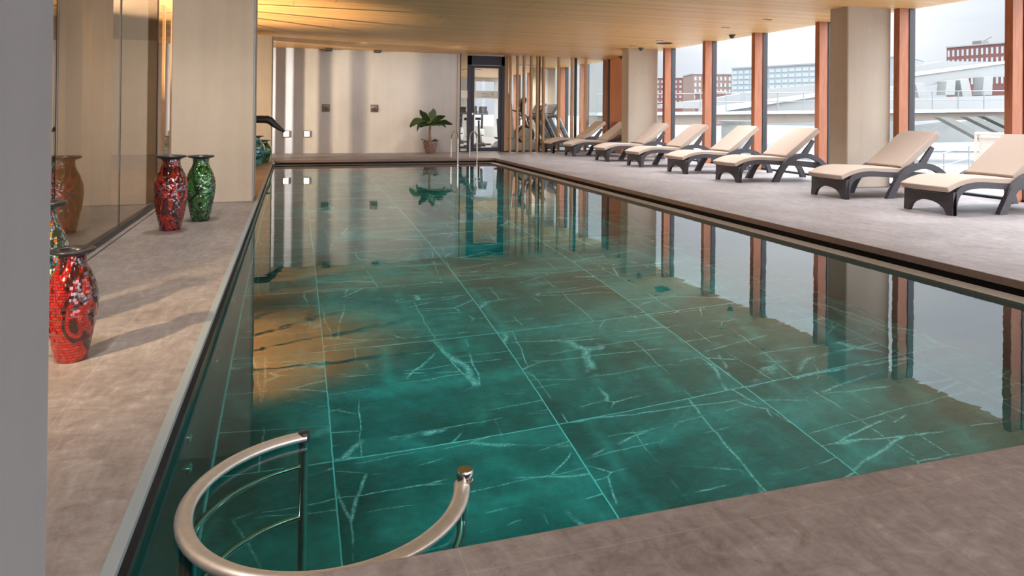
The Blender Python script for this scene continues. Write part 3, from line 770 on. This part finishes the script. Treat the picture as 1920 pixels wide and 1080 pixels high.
LX = [7.03, 6.98, 6.95, 6.94, 6.90, 6.90, 6.88, 6.86]
LT = ['nearest of the row, cut by the picture edge', 'second nearest, in front of the thick window pillar', 'third nearest, just past the thick window pillar', 'fourth nearest, before a red mullion',
      'fifth nearest, its back before the tall pane', 'sixth nearest, its rear legs by the farther pillar', 'seventh nearest, half hidden by the farther pillar', 'farthest of the row, beside the gym glass']
lo = make_lounger()
for i in range(8):
    o = lo if i == 0 else copy_tree(lo)
    o.location = (LX[i], min(LY[i], 18.02), 0); o.rotation_euler.z = random.uniform(-.006, .006)
    tag(o, 'dark wicker lounger with beige cushions, '+LT[i], 'sun lounger', 'sun loungers along the windows')

# ------------------------------------------------------------------ vases
def vase(x, y, h, mat, label, rz=0., k=1.0):
    r = empty('mosaic_vase', (x, y, 0), rz, label, 'vase', 'mosaic vases on the left deck')
    s = h
    prof = [(.118, 0), (.128, .004), (.140, .06), (.163, .18), (.188, .31), (.207, .43), (.214, .53), (.206, .62), (.182, .71), (.150, .785), (.122, .84), (.112, .885), (.112, .92), (.118, .948)]
    P = [(a*s*k, b*s) for a, b in resample([(a, b) for a, b in prof], 40)]
    P = [(.001, .0)]+P
    MB().lathe(P, 56).build('body', mat, r, sharp=80)
    rim = [(.108, .935), (.125, .944), (.160, .958), (.182, .964), (.190, .974), (.186, .986), (.170, .992), (.125, .990), (.100, .980), (.092, .955), (.088, .90)]
    MB().lathe([(a*s*k, b*s) for a, b in rim], 56, close=False).build('rim', 'rim', r, sharp=80)
    return r
vase(-.918, 3.50, .49, 'mos_red', 'red and black mirror mosaic vase, the nearest one on the left deck', 1.2, .99)
vase(-1.185, 3.98, .645, 'mos_multi', 'tall multicoloured mosaic vase half hidden behind the nearest red vase', .4, .95)
vase(-1.06, 7.02, .69, 'mos_red2', 'red mirror mosaic vase beside the green one in front of the pillar', 2.0)
vase(-.87, 7.55, .655, 'mos_green', 'dark green mirror mosaic vase beside the pillar base, right of the red one', 0.7)
vase(-.725, 14.9, .60, 'mos_teal', 'turquoise mosaic vase beyond the left pillar, half hidden by it', 0.3, 1.5)
vase(-.60, 15.8, .48, 'mos_green2', 'bright green squat mosaic vase at the far end of the left deck', 1.0, 1.75)

# ------------------------------------------------------------------ banana plant
def leaf_mesh(L, Wd, bend, droop, fold=.25, n=14, roll=0.):
    rows = []
    for i in range(n+1):
        t = i/n; a = bend-droop*t*t
        if i == 0: p = Vector((0, 0, 0))
        else: p = p+Vector((math.cos(a), 0, math.sin(a)))*(L/n)
        wd = 1.85*Wd*(.05 if t < .12 else max(.02, math.sin(PI*((t-.12)/.88)**.75)**.7))
        nrm = Vector((-math.sin(a), 0, math.cos(a)))
        row = []
        for k in range(-3, 4):
            v = k/3; rip = .012*math.sin(17*t+k)*abs(v)
            row.append(tuple(p+(Vector((0, 1, 0))*math.cos(roll)+nrm*math.sin(roll))*(v*wd/2)+nrm*(-fold*abs(v)*wd/2+fold*wd*.25+rip)))
        rows.append(row)
    return rows
r = empty('potted_banana_plant', (3.5, 18.35, 0), 0, 'young banana plant in a brown mosaic pot against the far wall', 'plant')
MB().lathe([(.001, 0), (.115, 0), (.12, .01), (.15, .12), (.18, .22), (.195, .32), (.197, .335), (.18, .335), (.178, .30), (.001, .30)], 32, close=False).build('pot', 'pot', r)
MB().lathe([(.001, .302), (.178, .302), (.178, .296)], 24, close=False).build('soil', 'soil', r)
MB().tube([(-.02, 0, .29), (-.012, 0, .45), (-.02, 0, .58), (-.01, 0, .70), (.0, 0, .80)], [.042, .034, .030, .034, .02], 12).build('trunk', 'trunk', r)
lf = [(PI*.98, .66, .15, .62, 2.0, -.75), (PI*1.06, .52, .13, .42, 2.3, .7), (PI*.96, .52, .12, 1.08, .35, .95), (PI*.04, .48, .13, 1.42, .10, 1.3), (.06, .50, .12, .92, 1.0, -.9), (-.06, .62, .12, .42, 1.0, -.7), (.12, .52, .12, .55, 1.9, .8), (PI*1.4, .4, .12, .8, 1.8, .3)]
for az, L_, w_, bend, droop, tw in lf:
    MB().grid(leaf_mesh(L_, w_, bend, droop, .15, 14, tw)).build('leaf', 'leaf', r, loc=(0, 0, .74), rot=(0, 0, az), solid=.004, fix=False)
for az in (.5, 2.0, 3.9):
    MB().grid(leaf_mesh(.36, .05, 1.4, .2)).build('shoot', 'leaf_light', r, loc=(0, 0, .70), rot=(0, 0, az), solid=.004, fix=False)
for k in range(9):
    az = random.uniform(-1.2, 1.2) if k < 8 else PI
    MB().grid(leaf_mesh(random.uniform(.12, .2), .06, random.uniform(.4, 1.3), 1.0, n=6)).build('sprig', 'leaf', r, loc=(.06 if k < 8 else -.08, random.uniform(-.05, .05), .30), rot=(0, 0, az), solid=.003, fix=False)

# ------------------------------------------------------------------ handrail at the near steps
C0, R0, ZR = Vector((.121, 2.237)), .411, -.082
def ring(a0, a1, z, n, rr=R0): return [(C0.x+rr*math.cos(math.radians(a0+(a1-a0)*i/n)), C0.y+rr*math.sin(math.radians(a0+(a1-a0)*i/n)), z) for i in range(n+1)]
r = empty('pool_handrail', (C0.x, C0.y, 0), 0, 'polished steel curved handrail in the near corner of the pool', 'handrail')
def rel(pts): return [(p[0]-C0.x, p[1]-C0.y, p[2]) for p in pts]
MB().tube(rel(ring(99, 350, ZR, 80)), .0255, 22, flat=.62).build('top_rail', 'worn_steel', r)
for z in (-.30, -.66):
    q = MB().tube(rel(ring(100, 171, z, 26)), .014, 14).build('middle_rail', 'chrome', r)
    for a in (118, 150):
        c_ = rel(ring(a, a, z-.012, 1, R0+.006))[0]
        MB().lathe([(.001, -.010), (.008, -.009), (.009, 0), (.001, .004)], 10, c_).build('screw', 'chrome', q)
MB().tube(rel(ring(325, 351, -.30, 8)), .014, 14).build('middle_rail', 'chrome', r)
for a, top in ((100, ZR+.004), (172, ZR-.01), (197, ZR-.01), (205, ZR-.01), (350, ZR+.015)):
    p_ = rel(ring(a, a, 0, 1))[0]
    MB().tube([(p_[0], p_[1], FZ), (p_[0], p_[1], top)], .0165, 16).build('post', 'chrome', r)
A = rel(ring(100, 100, 0, 1))[0]; Cc = rel(ring(350, 350, 0, 1, R0+.01))[0]
MB().lathe([(.001, -.016), (.022, -.016), (.023, .008), (.020, .016), (.001, .019)], 20, (A[0], A[1], ZR)).build('end_cap', 'black_metal', r)
MB().lathe([(.001, -.028), (.0265, -.028), (.0265, -.004), (.0245, -.002), (.0245, .002), (.0265, .004), (.0265, .024), (.024, .028), (.001, .028)], 24, (Cc[0], Cc[1], ZR+.018)).build('end_cap', 'chrome', r)

# far ladder rails
for x, l in ((3.75, 'left of the two'), (4.22, 'right of the two')):
    r = empty('pool_grab_rail', (x, 16.4, 0), 0, 'arched steel grab rail of the far pool ladder, '+l, 'grab rail', 'grab rails of the far ladder')
    pts = [(-.03, .38, 0), (-.03, .38, .45)]+[(-.03+.03*(1-math.cos(a))/1.0*.5, .38-.30*(1-math.cos(a)), .45+.19*math.sin(a)) for a in [PI*k/14 for k in range(1, 14)]]+[(0, -.22, .45), (0, -.22, -.05), (.0, -.26, -1.0)]
    MB().tube(pts, .019, 12).build('rail', 'chrome', r)
    MB().lathe([(.045, 0), (.045, .008), (.02, .012)], 20, (-.03, .38, 0)).build('flange', 'chrome', r)
for k in range(3):
    pass

# pool wall nozzles
for (y, z, rad, l) in ((5.28, -.62, .034, 'farthest of the four'), (4.08, -.575, .022, 'second farthest and smallest'), (3.04, -.365, .032, 'upper one of the near pair'), (3.05, -.645, .034, 'lower one of the near pair')):
    o = empty('pool_nozzle', (-.385, y, z), 0, 'round chrome nozzle in the left pool wall under water, '+l, 'nozzle', 'nozzles in the left pool wall')
    o.rotation_euler = (0, PI/2, 0)
    MB().lathe([(rad, 0), (rad, .008), (rad*.7, .014), (rad*.35, .014), (rad*.3, .004), (.001, .004)], 20, close=False).build('ring', 'chrome', o)
# black swan neck spout behind the left pillar
r = empty('swan_neck_spout', (-.59, 9.95, .0), 0, 'black swan neck water spout reaching out from behind the left pillar', 'spout')
MB().tube([(-.05, 0, 0), (-.05, 0, .80), (-.02, 0, .93), (.05, 0, .985), (.20, 0, .985), (.255, 0, .98)], .052, 18).build('pipe', 'rubber', r)
MB().tube([(.235, 0, .99), (.30, 0, .965), (.34, 0, .925)], [.054, .052, .046], 18).build('elbow', 'rubber', r)
MB().tube([(.325, 0, .935), (.42, 0, .86), (.485, 0, .815)], [.046, .030, .016], 18).build('nozzle', 'rubber', r)
MB().lathe([(.001, 0), (.09, 0), (.09, .012), (.055, .02)], 24, (-.05, 0, 0)).build('flange', 'rubber', r)

# ------------------------------------------------------------------ gym equipment
def treadmill(x, y, rz, label, proto=None):
    r = empty('treadmill', (x, y, 0), rz, label, 'treadmill', 'treadmills by the gym windows') if proto is None else copy_tree(proto)
    if proto is not None:
        r.location = (x, y, 0); r.rotation_euler.z = rz; r['label'] = label; return r
    m = MB(); m.box(-.75, .95, -.36, .36, 0, .19); m.build('deck', 'plastic_dark', r, bevel=.03)
    MB().box(-.70, .70, -.25, .25, .191, .20).build('belt', 'rubber', r)
    MB().box(.62, .98, -.38, .38, .06, .30).build('motor_hood', 'plastic_dark', r, bevel=.05)
    for s_ in (-1, 1):
        u = MB(); u.beam((.88, s_*.36, .18), (.45, s_*.36, 1.02), .06, .15, (1, 0, 0)); up = u.build('upright', 'plastic_dark', r, bevel=.015)
        MB().beam((.93, s_*.395, .22), (.52, s_*.395, .98), .01, .035, (1, 0, 0)).build('trim_strip', 'plastic_white', up)
        M = Matrix.Translation((.67, s_*.40, .60)) @ Matrix.Rotation(PI/2, 4, 'X') @ Matrix.Rotation(math.radians(-63), 4, 'Z')
        if s_ < 0: text('MATRIX', .13, 'lettering', 'white_steel', up, M)
        MB().tube([(.45, s_*.36, 1.0), (.20, s_*.36, .98), (-.10, s_*.36, .90)], .022, 10).build('handrail', 'rubber', r)
    c = MB(); c.box(.28, .52, -.42, .42, .98, 1.08); con = c.build('console', 'plastic_dark', r, bevel=.03)
    h = []
    for k in range(13): 
        a = PI*k/12; h.append((math.cos(a)*.19, 1.08+.30*math.sin(a)))
    b = MB()
    pts = [(.34, 1.06), (.55, 1.33), (.60, 1.40), (.56, 1.42), (.44, 1.36), (.28, 1.10)]
    b.prism(pts, 'y', -.32, .32); b.build('display', 'plastic_dark', con, bevel=.03)
    MB().add([(.30, -.26, 1.13), (.30, .26, 1.13), (.43, .26, 1.34), (.43, -.26, 1.34)], [(0, 1, 2, 3)]).build('screen', 'screen', con, solid=.006)
    return r
tm = treadmill(6.95, 20.65, .08, 'dark treadmill behind the gym slats, nearest the pool')
treadmill(7.80, 21.7, .08, 'dark treadmill behind the gym slats, second from the pool', tm)
treadmill(7.95, 22.8, .08, 'dark treadmill behind the gym slats, farthest from the pool', tm)
# elliptical trainer
r = empty('elliptical_trainer', (6.30, 19.75, 0), 0, 'pale grey elliptical trainer with a tall column and a round flywheel behind the gym slats', 'exercise machine')
MB().prism([(-.62, 0), (.72, 0), (.74, .14), (.45, .34), (.2, .22), (-.15, .30), (-.5, .26), (-.66, .12)], 'y', -.26, .26).build('base', 'plastic_white', r, bevel=.03)
MB().prism([(.05, .2), (.55, .2), (.60, .45), (.42, .72), (.15, .74), (.02, .5)], 'y', -.10, .10).build('housing', 'plastic_white', r, bevel=.04)
MB().tube([(.30, -.13, .46), (.30, .13, .46)], .29, 32).build('flywheel', 'plastic_dark', r)
MB().tube([(.30, -.14, .46), (.30, .14, .46)], .21, 32).build('hub', 'plastic_white', r)
MB().prism([(-.22, .2), (.02, .2), (-.06, .8), (-.10, 1.35), (-.22, 1.72), (-.26, 1.74), (-.24, 1.2), (-.26, .7)], 'y', -.07, .07).build('column', 'plastic_white', r, bevel=.02)
MB().prism([(.10, 1.30), (.22, 1.56), (.30, 1.58), (.34, 1.5), (.24, 1.26)], 'y', -.16, .16).build('console', 'plastic_dark', r, bevel=.03)
MB().beam((.34, 0, .68), (.20, 0, 1.32), .07, .10, (1, 0, 0)).build('mast', 'plastic_dark', r)
for s_ in (-1, 1):
    MB().tube([(.38, s_*.22, .75), (.30, s_*.24, 1.0), (.12, s_*.24, 1.15), (-.02, s_*.22, 1.2)], .022, 10).build('swing_arm', 'plastic_dark', r)
    MB().box(-.55, -.2, s_*.2-.08, s_*.2+.08, .34, .38).build('pedal', 'rubber', r, bevel=.01)
    MB().tube([(-.50, s_*.2, .33), (.28, s_*.2, .42)], .025, 10).build('pedal_arm', 'chrome', r)
MB().prism([(-.50, .36), (-.36, .36), (-.44, .92), (-.54, .94)], 'y', -.12, .12).build('seat_back', 'plastic_dark', r, bevel=.03)
# exercise bikes seen through the door
def bike(x, y, rz, label, proto=None):
    if proto is not None:
        r = copy_tree(proto); r.location = (x, y, 0); r.rotation_euler.z = rz; r['label'] = label; return r
    r = empty('exercise_bike', (x, y, 0), rz, label, 'exercise bike', 'exercise bikes behind the glass door')
    m = MB(); m.box(-.5, -.42, -.28, .28, 0, .06); m.box(.42, .5, -.28, .28, 0, .06); m.box(-.46, .46, -.04, .04, .03, .10); m.build('base', 'plastic_dark', r)
    MB().tube([(.22, -.05, .33), (.22, .05, .33)], .24, 28).build('flywheel', 'plastic_white', r)
    MB().beam((-.15, 0, .08), (-.25, 0, .85), .06, .07, (1, 0, 0)).build('seat_post', 'plastic_dark', r)
    MB().prism([(-.38, .86), (-.10, .88), (-.12, .93), (-.38, .95)], 'y', -.09, .09).build('saddle', 'rubber', r, bevel=.02)
    MB().beam((.15, 0, .10), (.32, 0, 1.05), .07, .08, (1, 0, 0)).build('front_post', 'plastic_dark', r)
    MB().tube([(.15, -.2, 1.15), (.34, -.18, 1.06), (.34, .18, 1.06), (.15, .2, 1.15)], .018, 10).build('handlebar', 'rubber', r)
    MB().prism([(.32, 1.1), (.42, 1.32), (.46, 1.30), (.38, 1.08)], 'y', -.14, .14).build('console', 'plastic_dark', r, bevel=.01)
    MB().tube([(-.02, -.12, .35), (.02, .12, .35)], .02, 8).build('crank', 'chrome', r)
    return r
bk = bike(5.30, 21.3, 1.1, 'exercise bike behind the glass door, left in the doorway')
bike(6.0, 22.6, 1.1, 'exercise bike behind the glass door, farther back', bk)
bike(5.75, 24.6, 1.1, 'exercise bike near the back window of the gym', bk)
r = empty('weight_rack', (4.62, 22.0, 0), 0, 'dark weight rack against the gym wall left of the door', 'rack')
for y_ in (-.6, .6): MB().box(-.05, .05, y_-.04, y_+.04, 0, 1.9).build('post', 'black_metal', r)
for z_ in (.4, .9, 1.4):
    sh = MB().box(-.16, .2, -.6, .6, z_, z_+.04).build('shelf', 'black_metal', r)
# gym ceiling light panels
for k, (x, y) in enumerate(((6.2, 21.5), (7.6, 22.5), (6.4, 25.5))):
    r = empty('gym_ceiling_panel', (x, y, CZ-.06), 0, 'flat rectangular panel in the gym ceiling, '+['nearest the door', 'above the treadmills', 'deepest in the gym'][k], 'ceiling panel', 'panels in the gym ceiling')
    MB().box(-.3, .3, -.3, .3, -.015, 0).build('frame', 'white_steel', r); MB().box(-.26, .26, -.26, .26, -.02, -.015).build('diffuser', 'plastic_white', r)

# ------------------------------------------------------------------ outside
m = MB(); m.box(XG+.15, 13.5, -30, 60, -.6, -.12); S(m.build('quay', 'quay'))
m = MB(); m.box(-60, XG+.15, YE+.3, 90, -.6, -.12); m.box(-60, 60, -60, YN-.1, -.6, -.12); S(m.build('quay_end', 'quay'))
m = MB(); m.box(13.5, 900, -500, 900, -2.2, -1.6); S(m.build('canal', 'canal'))
def quad_prism(name, mat, px, depth, thick, parent):
    """flat-sided member: outline read at one distance, given real thickness away from the viewer"""
    P = [W(a, b, depth) for a, b in px]; n = len(P); d = (P[0]-Vector((0, 0, EYE))); d.z = 0
    nrm = Vector((_d.x, _d.y, 0)).normalized()
    V = P+[p+nrm*thick for p in P]
    F = [tuple(range(n)), tuple(range(2*n-1, n-1, -1))]+[(i, i+n, (i+1) % n+n, (i+1) % n) for i in range(n)]
    return MB().add(V, F).build(name, mat, parent)
DB = 40.0
br = empty('canal_bridge', (0, 0, 0), 0, 'pale steel bridge with railings crossing beyond the windows', 'bridge')
quad_prism('deck', 'white_steel', [(1120, 211), (1990, 203), (1990, 209), (1120, 217)], DB, 5, br)
quad_prism('edge_beam', 'brown_beam', [(1120, 217), (1990, 210.5), (1990, 222), (1560, 229), (1120, 237)], DB+.3, 4.5, br)
quad_prism('white_girder', 'white_steel', [(1690, 139), (1990, 101), (1990, 105), (1690, 146)], DB+9, 1.2, br)
quad_prism('grey_girder', 'grey_steel', [(1690, 146), (1990, 105), (1990, 121), (1800, 149), (1690, 172)], DB+9.1, 1.0, br)
quad_prism('rear_fin', 'grey_steel', [(1690, 128), (1770, 114.5), (1990, 118), (1990, 140), (1690, 150)], DB+13, .8, br)
for q in ([(1717, 158), (1732, 155), (1742, 196), (1764, 206), (1748, 206), (1726, 196)], [(1775, 152), (1792, 150), (1790, 178), (1772, 178)], [(1800, 150), (1816, 147), (1824, 184), (1846, 205), (1830, 206), (1806, 186)], [(1845, 144), (1862, 142), (1860, 178), (1842, 178)]):
    quad_prism('leg', 'grey_steel', q, DB+8, 1.0, br)
quad_prism('side_plate', 'grey_steel', [(1690, 184), (1990, 176), (1990, 206), (1690, 208)], DB+7, .5, br)
quad_prism('ramp', 'white_steel', [(1325, 203), (1560, 172), (1560, 177), (1325, 214)], DB+6, 2, br)
quad_prism('ramp_side', 'grey_steel', [(1325, 214), (1560, 177), (1700, 160), (1700, 212), (1325, 214)], DB+6.2, 1.6, br)
quad_prism('upper_ramp', 'grey_steel', [(1240, 196), (1340, 184), (1430, 168), (1620, 148), (1620, 176), (1335, 203), (1240, 203)], DB+11, 1.5, br)
# railing
def railing(p0, p1, n, h, parent, rails=(1.0, .5), rad=.03):
    p0, p1 = Vector(p0), Vector(p1)
    for k in range(n+1):
        p = p0.lerp(p1, k/n); MB().beam(p, p+Vector((0, 0, h)), rad*1.6, rad*1.6).build('baluster', 'rail_steel', parent)
    for f in rails: MB().tube([p0+Vector((0, 0, h*f)), p1+Vector((0, 0, h*f))], rad, 6).build('rail', 'rail_steel', parent)
railing(W(1120, 211, DB), W(1990, 203, DB), 18, 1.04, br, (1.0, .52))
# abutment and struts below
ab = empty('bridge_abutment', (0, 0, 0), 0, 'grey sloping bridge abutment wall with dark struts below the bridge deck', 'abutment')
quad_prism('wall', 'grey_steel', [(1640, 226), (1990, 226), (1990, 262), (1760, 268), (1640, 262)], DB+14, 3, ab)
for a, b, c, d in ((1762, 220, 1848, 262), (1812, 219, 1884, 250), (1846, 218, 1925, 252)):
    quad_prism('strut', 'mid_steel', [(a, b), (a+20, b), (c+14, d), (c-8, d)], DB-2, .6, ab)
quad_prism('pale_strip', 'white_steel', [(1690, 231), (1770, 225), (1770, 228), (1690, 238)], DB+13, .4, ab)
quad_prism('pale_strip', 'white_steel', [(1782, 228), (1812, 222), (1812, 226), (1786, 233)], DB+13, .4, ab)
quad_prism('pale_strip', 'white_steel', [(1838, 222), (1900, 219), (1900, 223), (1842, 226)], DB+13, .4, ab)
# round pier beside the quay
r = empty('bridge_pier', W(1386, 314, 26), 0, 'short round concrete pier standing in the canal between two mullions', 'pier')
r.location.z = -1.6
MB().lathe([(.62, 0), (.62, 1.3), (.66, 1.45), (.66, 2.35), (.8, 2.5)], 28).build('shaft', 'grey_steel', r)
MB().lathe([(.64, .4), (.64, 1.25), (.60, 1.25)], 28, close=False).build('wet_band', 'mid_steel', r)
# floating gangways
g1 = empty('gangway', (0, 0, 0), 0, 'pale gangway with a slim grey railing rising beyond the nearest big window', 'gangway')
a = W(1735, 354, 25.0); b = W(1915, 300, 27.5)
MB().beam(a, b, 1.6, .12).build('deck', 'white_steel', g1)
railing(a+Vector((-.7, -.3, .06)), b+Vector((-.7, -.3, .06)), 4, 1.0, g1, (1.0, .55, .25), .02)
g2 = empty('jetty_steps', (0, 0, 0), 0, 'slatted jetty steps outside, behind the sixth lounger back', 'steps')
a = W(1435, 322, 22); b = W(1560, 268, 24)
for k in range(11):
    t = k/10; p = W(1440, 300, 22).lerp(W(1520, 272, 24), t); MB().beam(p, p+(W(1560, 296, 22)-W(1440, 306, 22))*.55, .10, .05).build('tread', 'white_steel', g2)
for q0, q1 in (((1430, 290, 22), (1565, 248, 24)), ((1430, 276, 22), (1565, 238, 24))):
    MB().beam(W(*q0), W(*q1), .10, .14).build('stringer', 'grey_steel', g2)
# covered cargo and pipe frame at right
r = empty('tarpaulin_stack', (0, 0, 0), 0, 'pale tarpaulin covered stack with a salmon pipe frame outside the nearest big window', 'stack')
p = W(1878, 292, 17)
MB().box(p.x-.15, p.x+.85, p.y-.5, p.y+.5, -1.6, p.z+.48).build('cover', 'cargo', r, bevel=.05)
for dx, dy in ((-.22, -.5), (-.22, .5)): MB().tube([(p.x+dx, p.y+dy, -1.6), (p.x+dx, p.y+dy, p.z+.55)], .03, 8).build('pipe', 'redpipe', r)
MB().tube([(p.x-.22, p.y-.5, p.z+.53), (p.x-.22, p.y+.5, p.z+.53)], .04, 8).build('pipe', 'cargo', r)

def building(name, label, px0, px1, ytop0, ytop1, ybot, depth0, depth1, cols, rows, mat, wmat, fillx=.5, fillz=.62, roof='grey_steel', thick=14, top_only=None):
    r = empty(name, (0, 0, 0), 0, label, 'building')
    a = W(px0, ytop0, depth0); b = W(px1, ytop1, depth1); zt = (a.z+b.z)/2; zb = -1.6
    a2 = Vector((a.x, a.y, 0)); b2 = Vector((b.x, b.y, 0)); d = (b2-a2); L_ = d.length; d.normalize(); n = Vector((d.y, -d.x, 0))
    if n.dot(Vector((-a2.x, -a2.y, 0))) < 0: n = -n
    def P(u, z, off): q = a2+d*u+n*off; return (q.x, q.y, z)
    MB().hexa([P(0, zb, 0), P(L_, zb, 0), P(L_, zb, -thick), P(0, zb, -thick), P(0, zt, 0), P(L_, zt, 0), P(L_, zt, -thick), P(0, zt, -thick)]).build('wall', mat, r)
    MB().hexa([P(-.2, zt, .3), P(L_+.2, zt, .3), P(L_+.2, zt, -thick), P(-.2, zt, -thick), P(-.2, zt+.4, .3), P(L_+.2, zt+.4, .3), P(L_+.2, zt+.4, -thick), P(-.2, zt+.4, -thick)]).build('roof', roof, r)
    zlo = W((px0+px1)/2, ybot, (depth0+depth1)/2).z
    cw = L_/cols; rh = (zt-.4-zlo)/rows; proto = None
    for i in range(cols):
        for j in range(rows):
            u = (i+.5)*cw; z = zlo+(j+.5)*rh; hw = cw*fillx/2; hh = rh*fillz/2
            o = MB().hexa([P(u-hw, z-hh, -.1), P(u+hw, z-hh, -.1), P(u+hw, z-hh, .12), P(u-hw, z-hh, .12), P(u-hw, z+hh, -.1), P(u+hw, z+hh, -.1), P(u+hw, z+hh, .12), P(u-hw, z+hh, .12)]).build('window', wmat, r)
    return r
building('brick_building', 'long red brick building with rows of pale windows on the skyline beyond the bridge', 1775, 1990, 93, 69, 160, 230, 200, 22, 4, 'brick', 'winlight', .42, .66)
building('office_building', 'low grey building with narrow fins on the skyline, just right of a red mullion', 1698, 1733, 109, 113, 150, 260, 280, 9, 2, 'glassbld', 'windark', .45, .7)
building('apartment_block', 'brown brick block on the skyline at the left of the outside view', 1180, 1306, 152, 141, 205, 270, 262, 15, 6, 'brick', 'windark', .5, .5)
building('apartment_block', 'lighter brown brick block with a rounded corner look, left of the glass offices', 1300, 1372, 139, 140, 200, 235, 235, 9, 5, 'brick2', 'winlight', .42, .6)
building('glass_office', 'pale glass office block with a grid of bands, in the glare of the sky', 1373, 1545, 131, 118, 178, 215, 190, 14, 5, 'glassbld', 'winlight', .8, .62)
building('low_brick_house', 'low red brick house roofline at the foot of the brown block', 1330, 1362, 173, 174, 200, 180, 180, 5, 1, 'brick', 'windark', .5, .4)
# crane on the brick building
r = empty('roof_crane', (0, 0, 0), 0, 'small lattice crane on the roof of the red brick building', 'crane')
q0 = W(1838, 88, 222); q1 = W(1838, 77, 222)
MB().beam(q0, q1, 3.0, 3.0).build('cab', 'mid_steel', r)
MB().beam(W(1838, 80, 222), W(1858, 69, 222), .5, .5).build('jib', 'mid_steel', r)
MB().beam(W(1850, 88, 222), W(1850, 78, 222), .8, .8).build('mast', 'mid_steel', r)
